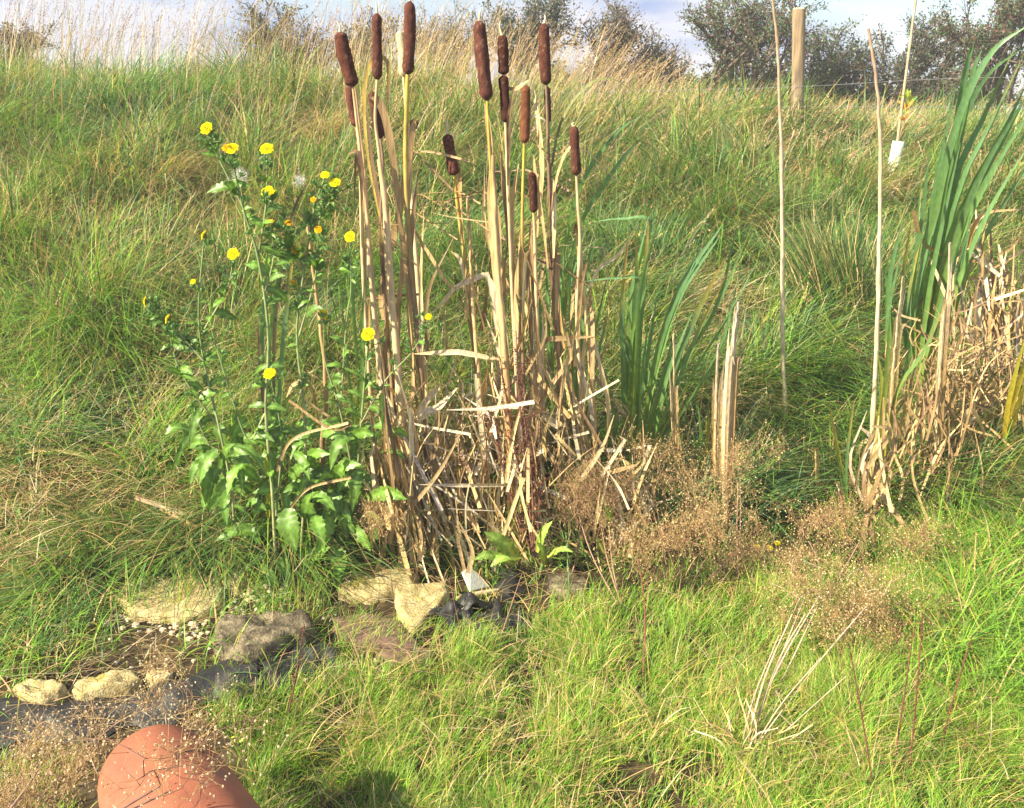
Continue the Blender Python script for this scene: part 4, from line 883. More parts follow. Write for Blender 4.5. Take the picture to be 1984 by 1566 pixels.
def oxtongue(foot, Y, stems, flowers, label, nsmall=22, col=None):
    gy = G(*foot); root = thing('oxtongue_plant', label, 'flower plant', gy, 'yellow flowered bristly weeds left of the cattails')
    top = min(min(p[1] for p in s[0]) for s in stems)
    def dep(py):
        t = np.clip((py - top) / max(1, foot[1] - top), 0, 1); return Y * (1 - t) + gy[1] * t
    curves = []
    for pts, w in stems:
        P = [at(x, y, dep(y) + random.uniform(-.02, .02)) for x, y in pts]
        q = catmull(P, 24); mb = MB(); tube(mb, q, np.linspace(wpx(w * .5, Y), wpx(w * .22, Y), 24), col or [(.30, .30, .14), (.24, .30, .12), (.16, .26, .08)], 6); mb.build('stem', M_STEM, root); curves.append(q)
    allp = np.concatenate(curves); bm_ = MB()
    for fx, fy, r, face, org in flowers:
        p = at(fx, fy, dep(fy) - .02); 
        low = allp[allp[:, 2] < p[2] - .02]; 
        if len(low) == 0: low = allp
        j = low[np.argmin(np.linalg.norm((low - p) * np.array([1, 1, .55]), axis=1))]
        d = {'c': (-.15, -1, .55), 'u': (-.1, -.85, .8), 'l': (-.9, -.35, .5), 'r': (.8, -.5, .5), 'e': (-1, -.2, .1)}[face]
        dn = np.array(d) / np.linalg.norm(d)
        mb = MB(); tube(mb, catmull([j, (j + p) / 2 + np.array([0, 0, .012]) - dn * .01, p - dn * wpx(r, Y) * .3], 8), wpx(1.6, Y), (.16, .26, .08), 5); mb.build('flower_stalk', M_STEM, root)
        flower(root, p, d, wpx(r, Y), org, False)
        for k in range(3): 
            bp = p + np.array([random.gauss(0, .03), random.gauss(0, .015), -abs(random.gauss(.03, .02))]); bm_ = MB(); bud(bm_, bp, wpx(random.uniform(3, 5.5), Y))
            tube(bm_, [bp - np.array([0, 0, .004]), (bp + j) / 2 + np.array([0, 0, -.01]), j], wpx(1, Y), (.14, .25, .07), 4); bm_.build('bud', M_LEAF, root)
    # clasping leaves along stems
    for k in range(nsmall):
        q = random.choice(curves); i = random.randint(3, 22); p = q[i]; a = random.uniform(0, 6.28); l = wpx(random.uniform(30, 62) * (1.3 - i / 24), Y)
        tip = p + np.array([math.cos(a) * l * .8, math.sin(a) * l * .6, random.uniform(-.55, .6) * l]); broad_leaf(root, p, tip, l * random.uniform(.24, .36), 0, np.array(LG) * .85)
        if random.random() < .8 and i > 8: 
            bp = p + np.array([math.cos(a) * .02, 0, random.uniform(.01, .05)]); bm_ = MB(); bud(bm_, bp, wpx(random.uniform(3, 5), Y)); tube(bm_, [p, bp], wpx(1, Y), (.14, .25, .07), 4); bm_.build('bud', M_LEAF, root)
    return root, dep
pA, dA = oxtongue((455, 1100), 2.85, [([(455, 1100), (450, 960), (425, 830), (395, 700), (385, 600), (395, 470)], 7), ([(425, 830), (350, 720), (325, 630)], 5), ([(395, 700), (340, 640), (285, 590)], 4), ([(395, 640), (440, 560), (452, 500)], 4), ([(440, 930), (385, 820), (375, 780)], 5)],
    [(395, 456, 11, 'l', False), (452, 492, 12, 'c', False), (282, 585, 11, 'e', False), (325, 618, 11, 'l', False), (374, 546, 6, 'u', False)], 'yellow flowered weed leaning left with flowers low on the left', 74)
pB, dB = oxtongue((535, 1120), 2.80, [([(535, 1120), (528, 960), (515, 800), (520, 650), (500, 500), (470, 400), (448, 300)], 8), ([(500, 500), (515, 400), (518, 300)], 5), ([(470, 400), (420, 300), (400, 258)], 4), ([(515, 800), (480, 850), (440, 740), (410, 640)], 5), ([(535, 1000), (545, 850), (525, 735)], 5), ([(510, 580), (530, 500), (525, 440)], 4)],
    [(400, 249, 12, 'c', False), (449, 288, 13, 'u', False), (517, 289, 13, 'u', False), (519, 372, 13, 'u', False), (523, 431, 7, 'u', True), (522, 724, 13, 'u', False), (438, 287, 8, 'u', True)], 'tallest yellow flowered weed carrying the topmost flowers', 96)
pC, dC = oxtongue((580, 1110), 2.85, [([(580, 1110), (590, 950), (590, 800), (575, 650), (590, 520), (610, 400), (628, 350)], 7), ([(590, 520), (560, 470), (558, 440)], 4), ([(600, 450), (640, 390), (648, 360)], 4), ([(580, 650), (610, 540), (616, 455)], 4)],
    [(630, 339, 9, 'u', False), (649, 354, 11, 'u', False), (607, 387, 6, 'c', True), (559, 432, 7, 'u', True), (616, 445, 8, 'c', True), (571, 484, 9, 'r', True), (568, 548, 6, 'r', True)], 'yellow flowered weed with small orange tinted flowers right of the reed shoot', 74)
pD, dD = oxtongue((680, 1085), 2.82, [([(680, 1085), (690, 950), (700, 820), (708, 720), (713, 665)], 6), ([(690, 950), (660, 800), (630, 700), (628, 620)], 5), ([(700, 820), (745, 740), (800, 680), (828, 625)], 4), ([(660, 800), (670, 640), (680, 560), (678, 470)], 4)],
    [(713, 648, 14, 'c', False), (627, 609, 11, 'r', False), (830, 614, 7, 'u', False), (678, 459, 11, 'c', False)], 'yellow flowered weed overlapping the cattail canes', 46)
# large basal leaves
for (x0, y0, x1, y1, w, who) in [(517, 1030, 418, 1048, 25, 'B'), (560, 985, 574, 1068, 44, 'B'), (396, 888, 398, 978, 26, 'A'), (455, 925, 405, 990, 28, 'A'), (455, 862, 516, 918, 22, 'B'), (526, 868, 526, 935, 18, 'B'),
    (425, 908, 456, 860, 16, 'A'), (440, 955, 440, 1018, 20, 'A'), (682, 843, 640, 912, 22, 'D'), (698, 910, 682, 992, 26, 'D'), (648, 1055, 656, 1142, 32, 'C'), (528, 1085, 498, 1150, 28, 'B'), (520, 1110, 532, 1172, 20, 'B'),
    (668, 1015, 718, 1068, 26, 'D'), (570, 878, 600, 930, 20, 'C'), (610, 1000, 628, 1060, 28, 'C'), (642, 1005, 612, 1070, 32, 'C'), (590, 1005, 604, 955, 20, 'C'), (712, 965, 788, 968, 28, 'D'), (372, 830, 332, 915, 13, 'A'), (388, 790, 368, 865, 16, 'A'),
    (740, 762, 743, 842, 18, 'D'), (560, 1120, 600, 1165, 26, 'C'), (640, 1120, 660, 1170, 30, 'C'), (470, 900, 440, 960, 24, 'A'), (480, 880, 470, 950, 20, 'B'), (500, 930, 470, 905, 22, 'A'), (590, 900, 640, 880, 22, 'C'), (650, 930, 700, 900, 24, 'D'),
    (600, 960, 650, 990, 24, 'C'), (630, 960, 680, 1010, 26, 'D'), (560, 930, 600, 900, 22, 'C'), (620, 1060, 580, 1100, 26, 'C'), (545, 1110, 580, 1160, 22, 'B'), (420, 870, 385, 940, 24, 'A'), (540, 1080, 570, 1140, 24, 'B'), (600, 1090, 640, 1060, 24, 'C'), (500, 1100, 540, 1135, 22, 'B')]:
    root, dep = {'A': (pA, dA), 'B': (pB, dB), 'C': (pC, dC), 'D': (pD, dD)}[who]
    Yd = min(dep(max(y0, y1)), 2.86) - random.uniform(.02, .12); a = at(x0, y0, Yd + .06); b = at(x1, y1, Yd)
    broad_leaf(root, a, b, wpx(w * 1.12, Yd), .01)
for k in range(125):
    who = random.choice('AABBCCCDD'); root, dep = {'A': (pA, dA), 'B': (pB, dB), 'C': (pC, dC), 'D': (pD, dD)}[who]
    cx = {'A': 430, 'B': 510, 'C': 600, 'D': 680}[who]; x0 = random.gauss(cx, 35); y0 = random.uniform(800, 1080); Yd = 2.86 + random.uniform(-.05, .15)
    a = random.uniform(0, 6.28); l = random.uniform(45, 85)
    broad_leaf(root, at(x0, y0, Yd + .04), at(x0 + math.cos(a) * l * .7, y0 + abs(math.sin(a)) * l * .9 - 10, Yd), wpx(l * random.uniform(.28, .36), Yd), .01, np.array(LG) * random.uniform(.6, 1.1))
# thistledown puffs
def puff(px, py, r, label):
    c = at(px, py, 2.86); mb = MB(); rr = wpx(r, 2.86)
    for k in range(260):
        d = R.normal(0, 1, 3); d /= np.linalg.norm(d); l = rr * random.uniform(.5, 1.1); s = np.cross(d, R.normal(0, 1, 3)); s /= np.linalg.norm(s)
        o_ = c + R.normal(0, rr * .35, 3); e = o_ + d * l; w = .0005
        mb.add([o_ - s * w, o_ + s * w, e + s * w * .5, e - s * w * .5], [[0, 1, 2, 3]], (.78, .76, .70))
    tag(mb.build('seed_fluff', M_SEED), label, 'seed fluff', 'white seed fluff caught on the flower stalks')
puff(466, 340, 15, 'largest white seed fluff, below the upper left flowers'); puff(512, 312, 9, 'small white seed fluff just under a high yellow flower'); puff(580, 350, 11, 'pinkish white seed fluff beside the dark leaf tip')

# ================================================================ DOCK, SEED HAZE, DARK STEMS
def seed_plume(mb, P, n, spread, cols, sz):
    for k in range(n):
        t = random.random() ** .8; i = t * (len(P) - 1.001); a = int(i); p = P[a] * (1 - i + a) + P[a + 1] * (i - a)
        p = p + R.normal(0, 1, 3) * spread; s = sz * random.uniform(.6, 1.3)
        d = R.normal(0, 1, 3); e = R.normal(0, 1, 3); d *= s / np.linalg.norm(d); e *= s * .7 / np.linalg.norm(e)
        mb.add([p - d, p + e, p + d, p - e], [[0, 1, 2, 3]], jit(random.choice(cols), .2))
def dock():
    g = G(1035, 1080); root = thing('dock_plant', 'dead dark red brown dock with seed stalks and green leaves at its foot', 'dock', g)
    RB = [(.13, .05, .04), (.19, .08, .06), (.10, .045, .035)]
    for pts in [[(1035, 1080), (1010, 940), (985, 800), (968, 690)], [(1035, 1080), (1020, 920), (1005, 760), (1000, 640)], [(1037, 1080), (1030, 930), (1015, 800), (1010, 700)], [(1033, 1080), (990, 960), (960, 850), (945, 790)], [(1038, 1080), (1045, 960), (1030, 860)], [(1035, 1080), (1000, 1000), (975, 900)]]:
        P = catmull([at(x, y, 2.88 + .0002 * (1080 - y)) for x, y in pts], 20); mb = MB(); tube(mb, P, np.linspace(.0045, .0015, 20), (.16, .07, .05), 5); st = mb.build('stem', M_STEM, root)
        mb = MB(); seed_plume(mb, P[6:], 190, .011, RB, .0038)
        for k in range(8):
            b = P[random.randint(5, 15)]; e = b + np.array([random.gauss(0, .035), random.gauss(0, .02), random.uniform(.03, .09)]); tube(mb, [b, (b + e) / 2, e], .0011, RB[0], 4); seed_plume(mb, np.array([b, e]), 22, .005, RB, .0034)
        mb.build('seeds', M_SEED, root)
    for a, b, w in [((1005, 1085), (938, 1030), 34), ((1000, 1095), (915, 1085), 22), ((1040, 1070), (1070, 1010), 20), ((1060, 1080), (1110, 1070), 16), ((1010, 1080), (950, 1098), 24), ((1055, 1095), (1040, 1050), 16)]:
        broad_leaf(root, at(*a, 2.84), at(*b, 2.78), wpx(w, 2.8), .005, np.array([(.28, .30, .05), (.24, .38, .06), (.22, .36, .06)]))
    for x, y in [(1160, 1052), (1172, 990)]: broad_leaf(root, at(x + 12, y + 20, 2.9), at(x - 4, y - 10, 2.86), wpx(18, 2.9), 0, np.array([(.28, .40, .06)] * 2))
dock()
def haze_plant(foot, centre, rx, ry, label, nb=9, seeds=900, stems=None, cols=None, Yt=None, scol=None, dens=1.0, name='water_plantain', lean=None):
    """pale airy panicle: stems fork again and again, every tip ends in small seed capsules"""
    g = G(*foot) if foot[1] < 1600 else at(foot[0], foot[1], 1.2); root = thing(name, label, 'seeding weed', g, 'dry seeding weeds with airy brown panicles')
    Yt = Yt or g[1] - .05; cc = at(*centre, Yt); RX, RZ = wpx(rx * 1.3, Yt), wpx(ry * 1.15, Yt)
    cols = cols or [(.44, .31, .15), (.54, .41, .22), (.30, .19, .10), (.66, .54, .32)]
    scol = scol or (.30, .18, .12)
    mbp = MB(); mains = []
    for s in range(stems or 3):
        e = cc + np.array([random.uniform(-.5, .5) * RX, random.uniform(-.3, .3) * RX, -RZ * random.uniform(.2, .8)])
        P = catmull([g + np.array([random.uniform(-.02, .02), random.uniform(-.02, .02), -.01]), (g + e) / 2 + np.array([random.gauss(0, .01), 0, random.gauss(0, .01)]), e], 12)
        mb = MB(); tube(mb, P, np.linspace(.0032, .0018, 12), scol, 5); mb.build('stem', M_STEM, root); mains.append(e)
    tips = []
    nodes = list(mains)
    def near(e, jm): 
        A_ = np.array(nodes); d_ = np.linalg.norm(A_ - e, axis=1) * (1 + np.random.RandomState(len(nodes)).rand(len(A_)) * jm); return A_[np.argmin(d_)]
    for k in range(nb * 2):
        e = cc + np.array([random.uniform(-1, 1) * RX, random.uniform(-.7, .7) * RX, random.uniform(-.9, .9) * RZ]) * (.35 + .65 * (k + 1) / (nb * 2))
        m = near(e, .4); q = catmull([m, (m + e) / 2 + np.array([0, 0, .012]) + R.normal(0, .005, 3), e], 5); tube(mbp, q, np.linspace(.0013, .0008, 5), scol, 4); nodes += [q[2], q[3], e]
    for k in range(nb * 9):
        c_ = nodes[random.randrange(len(mains), len(nodes))]; e2 = c_ + np.array([random.gauss(0, .26) * RX, random.gauss(0, .22) * RX, random.gauss(.05, .28) * RZ])
        tube(mbp, [c_, (c_ + e2) / 2 + R.normal(0, .005, 3), e2], .0006, jit(TAN * .75), 3); tips.append((c_, e2))
    T0 = np.array([t[0] for t in tips]); T1 = np.array([t[1] for t in tips]); n = int(seeds * dens * 1.6)
    k = R.integers(0, len(tips), n); f = (R.random(n) ** .6)[:, None]; p = T0[k] * (1 - f) + T1[k] * f; q = p + R.normal(0, .026, (n, 3))
    w = np.array([.0006, 0, 0]); lc = np.array(TAN * .9) * R.uniform(.7, 1.3, (n, 1))
    mbp.add(np.stack([p, p + w, q + w, q], 1).reshape(-1, 3), np.arange(n * 4).reshape(-1, 4), np.repeat(lc, 4, axis=0))
    d = R.normal(0, 1, (n, 3)); d /= np.linalg.norm(d, axis=1)[:, None]; e_ = np.cross(d, R.normal(0, 1, (n, 3))); e_ /= np.linalg.norm(e_, axis=1)[:, None]; u_ = np.cross(d, e_)
    r = R.uniform(.0015, .0031, (n, 1)); sc_ = np.array(cols)[R.integers(0, len(cols), n)] * R.uniform(.75, 1.3, (n, 1))
    for a_, b_ in ((d, e_), (e_, u_), (u_, d)):
        mbp.add(np.stack([q + a_ * r, q + b_ * r, q - a_ * r, q - b_ * r], 1).reshape(-1, 3), np.arange(n * 4).reshape(-1, 4), np.repeat(sc_, 4, axis=0))
    mbp.build('panicle', M_SEED, root)
    return root
haze_plant((1250, 1325), (1290, 1040), 120, 110, 'brown seeding weed with a dark red stem in the left part of the haze', 14, 950, 1, Yt=2.62, scol=(.20, .07, .05))
haze_plant((1205, 1190), (1170, 960), 95, 90, 'rusty seeding weed at the right foot of the cattails', 12, 750, 3, [(.40, .26, .17), (.52, .37, .24), (.30, .17, .12)], Yt=2.9)
haze_plant((1330, 1180), (1395, 1030), 110, 100, 'brown seeding weed in front of the splintered stumps', 12, 700, 3, Yt=2.85)
haze_plant((1100, 1120), (1095, 990), 70, 80, 'dark seeding weed touching the dead dock', 9, 380, 3, [(.24, .13, .10), (.36, .24, .16), (.2, .1, .08)], Yt=2.9)
haze_plant((1430, 1140), (1440, 900), 80, 70, 'thin seeding weed between stumps and tall stalk', 8, 500, 2, Yt=3.0)
haze_plant((1370, 1230), (1490, 1110), 90, 70, 'tan seeding weed above the bright turf', 10, 800, 2, Yt=2.75)
haze_plant((1300, 1100), (1270, 900), 70, 60, 'small seeding weed around the fan shoot', 8, 500, 2, Yt=2.95)
haze_plant((1445, 1455), (1620, 1130), 110, 90, 'pale leaning weed whose many stems rise from a straw tuft in the turf', 13, 1100, 4, Yt=2.35, scol=(.55, .42, .32))
haze_plant((1450, 1455), (1690, 1240), 130, 75, 'pale leaning weed spreading lowest to the right from the straw tuft', 12, 900, 2, Yt=2.3, scol=(.5, .38, .25))
haze_plant((1730, 1400), (1760, 1230), 110, 80, 'tan seeding weed in the middle of the right turf', 11, 800, 2, Yt=2.35, scol=(.22, .09, .06))
haze_plant((1600, 1150), (1600, 1010), 100, 60, 'seeding weed around the small orange tipped shoot', 9, 600, 2, Yt=2.8)
haze_plant((1900, 1420), (1890, 1270), 90, 70, 'tan seeding weed furthest right in the turf', 9, 380, 2, Yt=2.35, scol=(.22, .09, .06))
haze_plant((1520, 1380), (1500, 1240), 80, 60, 'thin tan seeding weed left of the leaning pale stalks', 8, 260, 1, Yt=2.4, scol=(.24, .12, .08))
haze_plant((1860, 1180), (1800, 1050), 90, 60, 'seeding weed below the reed heap at right', 8, 450, 2, Yt=2.75)
haze_plant((730, 1100), (740, 1010), 40, 50, 'small dark seeding weed between the green leaves and the cattails', 6, 320, 2, Yt=2.78)
haze_plant((1000, 1180), (1120, 1190), 90, 40, 'sparse seeding weed over the black liner', 7, 260, 1, Yt=2.6, scol=(.26, .14, .10))
haze_plant((-60, 1660), (120, 1450), 170, 90, 'airy cream seeded weed in the bottom left corner', 13, 650, 2, [(.62, .5, .34), (.7, .6, .42)], Yt=1.62, scol=(.38, .26, .18), dens=.8)
haze_plant((60, 1700), (330, 1480), 190, 90, 'airy cream seeded weed in front of the orange pipe', 8, 170, 2, [(.66, .55, .38), (.7, .6, .42)], Yt=1.33, scol=(.18, .10, .08), dens=.8)
haze_plant((20, 1690), (60, 1540), 130, 60, 'lowest airy weed left of the orange pipe', 10, 600, 2, [(.62, .5, .34), (.5, .38, .24)], Yt=1.5, scol=(.38, .26, .18))
haze_plant((180, 1430), (330, 1330), 130, 60, 'very thin seeded weed over the creamy stones', 8, 220, 1, [(.7, .62, .42)], Yt=2.0, scol=(.2, .12, .08))

def stalk(pts, w, col, label, seeds=0, Ya=None, name='dry_weed_stalk', cols=None, group='dark red weed stalks in the turf'):
    g = G(*pts[0]); root = thing(name, label, 'weed stalk', g, group)
    P = catmull([g - np.array([0, 0, .01])] + [at(x, y, g[1] + .00015 * (pts[0][1] - y)) for x, y in pts[1:]], 18)
    mb = MB(); tube(mb, P, np.linspace(w, w * .5, 18), col, 5); mb.build('stem', M_STEM, root)
    if seeds:
        mb = MB(); seed_plume(mb, P[5:], seeds, .0035, cols or [(.16, .06, .045), (.22, .09, .06)], .0026); mb.build('seeds', M_SEED, root)
    return root
RD = (.15, .05, .04)
stalk([(1700, 1560), (1672, 1400), (1648, 1265)], .0024, RD, 'dark red stalk leaning left, leftmost of the four at bottom right', 70)
stalk([(1730, 1500), (1750, 1360), (1772, 1215)], .0022, RD, 'second dark red stalk from the left at bottom right', 70)
stalk([(1760, 1510), (1774, 1370), (1788, 1190)], .0022, RD, 'third dark red stalk from the left at bottom right', 70)
stalk([(1815, 1480), (1848, 1350), (1884, 1230)], .0024, RD, 'rightmost dark red stalk with a seedy top', 80)
stalk([(548, 1420), (570, 1330), (590, 1210)], .003, (.12, .05, .04), 'dark stalk standing beside the grey boulder', 120)
stalk([(770, 1290), (768, 1210), (752, 1080)], .0014, (.18, .09, .06), 'thin dark stalk in front of the pale stones', 20)
stalk([(900, 1260), (885, 1190), (870, 1120)], .0016, (.26, .13, .08), 'thin brown stalk crossing the black liner', 20)
stalk([(960, 1260), (985, 1190), (1012, 1110)], .002, (.34, .2, .14), 'pinkish brown stalk crossing the liner flap', 20)
stalk([(1640, 870), (1634, 790), (1640, 700)], .003, (.14, .05, .04), 'brown red dock stalk behind the small orange tipped shoot', 160, cols=[(.16, .06, .045), (.10, .04, .03)])
stalk([(1790, 560), (1812, 500), (1830, 400)], .003, (.14, .05, .04), 'dark red seed stalk among the big green tuft', 200, cols=[(.12, .04, .03), (.2, .07, .05)])
# straw tuft from which the leaning weed grows
g0 = G(1440, 1470)
def strawtuft(foot, n, label, la=.05, lb=.22, ang=None, cols=(STRAW, PALE, TAN)):
    g0 = G(*foot); root = thing('straw_tuft', label, 'dry tuft', g0); mb = MB()
    for k in range(n):
        a = random.gauss(.7, 1.1) if ang is None else random.gauss(*ang); l = random.uniform(la, lb); e = g0 + np.array([math.cos(a) * l, random.gauss(0, .05), max(.01, math.sin(a) * l)])
        m = (g0 + e) / 2 + R.normal(0, .012, 3) + np.array([0, 0, .012]); ribbon(mb, catmull([g0 + R.normal(0, .015, 3), m, e], 9), random.uniform(.003, .007) * np.linspace(1, .4, 9), jit(random.choice(cols), .15), random.uniform(-1, 1), .3, random.uniform(-1, 1))
    mb.build('blades', M_STRAW, root)
strawtuft((1440, 1475), 60, 'pale straw tuft lying in the turf at bottom right')
strawtuft((1880, 1170), 34, 'orange yellow dried grass tuft at the right', .06, .24, (1.4, .9), ((.55, .42, .1), (.5, .33, .12), STRAW))
for i, (pp, ww) in enumerate([([(1440, 1470), (1480, 1320), (1535, 1190)], .0045), ([(1432, 1470), (1458, 1360), (1510, 1230)], .0035), ([(1446, 1470), (1510, 1370), (1590, 1275)], .003), ([(1450, 1475), (1540, 1400), (1640, 1310)], .0026), ([(1445, 1468), (1500, 1300), (1560, 1190)], .004)]):
    stalk(pp, ww * .8, (.45, .33, .23), ['thickest pale pink stalk leaning from the straw tuft', 'pale pink stalk on the left side of the leaning bunch', 'straight pale stalk leaning right below the bunch', 'lowest and flattest of the leaning pale stalks', 'pale stalk close behind the thickest leaning one'][i], 0, group='pale stalks leaning from the straw tuft')
# fallen canes in the left grass
for pts, w, lab, cl_ in [([(395, 1010), (330, 985), (262, 962)], 12, 'pale fallen cane pointing left from the green leaves', [S_, P_, (.5, .33, .2)]), ([(400, 1032), (350, 1005), (310, 985)], 7, 'thinner fallen cane just below the pale one', [S_, S_, T_]),
    ([(0, 893), (70, 872), (150, 878), (235, 905)], 9, 'long yellow green arching blade at the left edge', [(.42, .42, .12), (.45, .45, .15), (.15, .16, .05)]), ([(243, 905), (248, 945), (250, 1020)], 9, 'short orange broken cane stuck upright in the left grass', [(.6, .42, .22), (.6, .4, .2), B_]),
    ([(350, 805), (325, 850), (310, 915)], 5, 'thin orange curved stem left of the flowering weeds', [T_, OR_, OR_]), ([(560, 775), (640, 830), (680, 822)], 6, 'arched brown reed leaf over the dark hollow', [T_, T_, B_]), ([(560, 985), (600, 945), (680, 925)], 6, 'arched tan reed leaf above the basal leaves', [T_, S_, T_]), ([(535, 915), (570, 850), (675, 820)], 6, 'long tan arch crossing the green leaves', [B_, T_, S_])]:
    Yg = G(pts[0][0], min(pts[0][1] + 25, 1100))[1] - .05 if pts[0][0] < 450 and pts[0][1] > 690 else 2.8
    if pts[0][1] == 700: Yg = 3.7
    P = catmull([at(x, y, Yg) for x, y in pts], 16); mb = MB(); ribbon(mb, P, wpx(w, Yg), cl_, random.uniform(-.4, .4), .5, .3)
    tag(mb.build('fallen_reed_leaf', M_STRAW), lab, 'reed leaf', 'loose reed pieces in the left grass')
# low broadleaf weeds
def rosette(foot, n, lpx, label, cols=LG, name='broadleaf_weed', fl=0, up=.3):
    g = G(*foot); root = thing(name, label, 'weed', g)
    Y = g[1]
    for k in range(n):
        a = random.uniform(0, 6.28); l = wpx(lpx * random.uniform(.6, 1.2), Y); b = g + np.array([random.gauss(0, .3) * l, random.gauss(0, .2) * l, random.uniform(0, up) * l]); broad_leaf(root, b, b + np.array([math.cos(a) * l, math.sin(a) * l * .6, random.uniform(.0, up + .3) * l]), l * random.uniform(.3, .42), .003, cols)
    for k in range(fl):
        flower(root, g + np.array([random.gauss(0, .03), 0, wpx(60, Y) + random.uniform(0, .02)]), (0, -.4, 1), wpx(7, Y))
    return root
rosette((1520, 1000), 34, 38, 'dark green leafy weed right of the brown haze', np.array([(.08, .2, .035), (.09, .24, .045)]), up=.9)
rosette((1475, 1110), 16, 26, 'small green weed with two tiny yellow flowers', np.array([(.08, .2, .035), (.10, .24, .045)]), fl=3, up=.8)
rosette((560, 1465), 16, 34, 'small bright leaved weed right of the orange pipe', np.array([(.22, .36, .06), (.26, .38, .06)]), up=.6)
rosette((470, 1440), 10, 26, 'low creeping weed near the top of the orange pipe', np.array([(.24, .36, .06), (.36, .34, .06)]), up=.4)
rosette((1730, 1545), 22, 40, 'bright green weed rosette at the bottom right', np.array([(.15, .32, .05), (.2, .38, .06)]), up=.6)
rosette((140, 830), 22, 26, 'patch of clover like leaves in the left grass', np.array([(.14, .30, .05), (.18, .34, .05)]), up=1.2)
rosette((330, 1110), 5, 45, 'single crinkled pale green leaf above the wide limestone slab', np.array([(.24, .34, .06), (.26, .36, .06)]), up=.7)
rosette((415, 1075), 7, 30, 'yellow leaf sprig beside the orange brick', np.array([(.5, .5, .05), (.45, .5, .05)]), up=1.2)

# ================================================================ FENCE, GUARD, HEDGE
def fence():
    Yp = 8.0; base = at(1548, 245, Yp); base[2] = float(hgt(base[0], Yp)); top = at(1548, 19, Yp)
    root = thing('wire_fence', 'weathered round wooden post with thin wires on the bank top', 'fence', base)
    mb = MB(); n = 14; r = wpx(11.5, Yp); P = catmull([base - np.array([0, 0, .1]), (base + top) / 2, top], n); rr = np.full(n, r); tube(mb, P, rr, [(.19, .155, .115), (.25, .19, .125), (.25, .18, .105), (.28, .20, .12)], 18)
    tube(mb, [top, top + np.array([0, 0, .012]), top + np.array([0, 0, .018])], [r, r * .8, .002], (.5, .4, .25), 18); mb.build('post', M_WOOD, root)
    # second post outside to the right and left carry the wires
    for x2 in (base[0] - 3.2, base[0] + 2.9):
        b2 = np.array([x2, Yp + .1, float(hgt(x2, Yp))]); 
        if abs(x2 - base[0] - 2.9) < .01 or True:
            mb = MB(); h = .22; tube(mb, [b2 - [0, 0, .1], b2 + [0, 0, h * .5], b2 + [0, 0, h]], r * .6, (.3, .25, .18), 12); mb.build('post', M_WOOD, root)
    for z1, z0, z2 in [(at(1548, 168, Yp)[2], at(1300, 176, Yp)[2], at(1900, 152, Yp)[2]), (at(1548, 207, Yp)[2], at(1300, 213, Yp)[2], at(1900, 208, Yp)[2])]:
        xs = [base[0] - 3.2, at(1300, 170, Yp)[0], base[0], at(1860, 155, Yp)[0], base[0] + 2.9]
        mb = MB(); tube(mb, catmull([(xs[0], Yp - .05, z0 - .04), (xs[1], Yp - .05, z0), (xs[2], Yp - r, z1), (xs[3], Yp - .05, z2), (xs[4], Yp - .05, z2 + .01)], 30), .0019, (.3, .3, .32), 5); mb.build('wire', M_METAL, root)
fence()
def guard():
    foot = G(1716, 392); Y = foot[1]; t0 = at(1741, 274, Y)
    root = thing('tree_guard', 'white plastic tube guard tilted round a young sapling', 'tree guard', foot)
    mb = MB(); r = wpx(10.5, Y); n = 10; P = np.linspace(foot, t0, n)
    ax = (t0 - foot) / np.linalg.norm(t0 - foot); a = np.cross(ax, [0, 1, 0]); a /= np.linalg.norm(a); b = np.cross(ax, a); V = []; k = 24
    for rad in (r, r * .93):
        for p in P:
            for j in range(k):
                th = 6.283 * j / k; V.append(p + rad * (a * math.cos(th) + b * math.sin(th)))
    F = [[i * k + j, i * k + (j + 1) % k, (i + 1) * k + (j + 1) % k, (i + 1) * k + j] for i in range(n - 1) for j in range(k)]
    F += [[f[3] + n * k, f[2] + n * k, f[1] + n * k, f[0] + n * k] for f in F]; F += [[(n - 1) * k + j, (n - 1) * k + (j + 1) % k, (2 * n - 1) * k + (j + 1) % k, (2 * n - 1) * k + j] for j in range(k)]
    mb.add(V, F, (.7, .7, .7)); mb.build('tube', M_WHITE, root)
    mb = MB(); c = P[6]; V = []; 
    tie = [c + r * 1.05 * (a * math.cos(6.283 * j / 24) + b * math.sin(6.283 * j / 24)) for j in range(25)]; tube(mb, tie, .003, (.1, .1, .1), 4); mb.build('cable_tie', M_METAL, root)
    s = thing('sapling', 'tiny sapling with yellow green leaves poking out of the white guard', 'sapling', foot + [0, 0, .01])
    mb = MB(); q = catmull([foot, t0, at(1752, 235, Y), at(1757, 190, Y)], 20); tube(mb, q, np.linspace(.007, .002, 20), [(.25, .12, .07), (.4, .2, .1), (.22, .3, .08)], 6); mb.build('stem', M_STEM, s)
    for k in range(16):
        p = q[random.randint(13, 19)]; an = random.uniform(0, 6.28); l = wpx(random.uniform(14, 28), Y); broad_leaf(s, p, p + np.array([math.cos(an) * l * .7, math.sin(an) * l * .4, random.uniform(.1, .9) * l]), l * .3, 0, random.choice([np.array([(.36, .46, .05)] * 2), np.array([(.55, .5, .05)] * 2), np.array([(.2, .34, .06)] * 2), np.array([(.55, .26, .04)] * 2)]))
    cn = thing('bamboo_cane', 'thin bamboo cane rising steeply beside the white guard', 'cane', foot + np.array([.03, 0, 0]))
    mb = MB(); q = np.linspace(foot + np.array([.03, 0, -.05]), at(1778, -30, Y), 22); rr = np.array([.0075 + .0012 * (i % 4 == 0) for i in range(22)]) * 1.25; tube(mb, q, rr, [(.40, .30, .17), (.44, .34, .2), (.42, .36, .26)], 7); mb.build('shaft', M_STEM, cn)
guard()

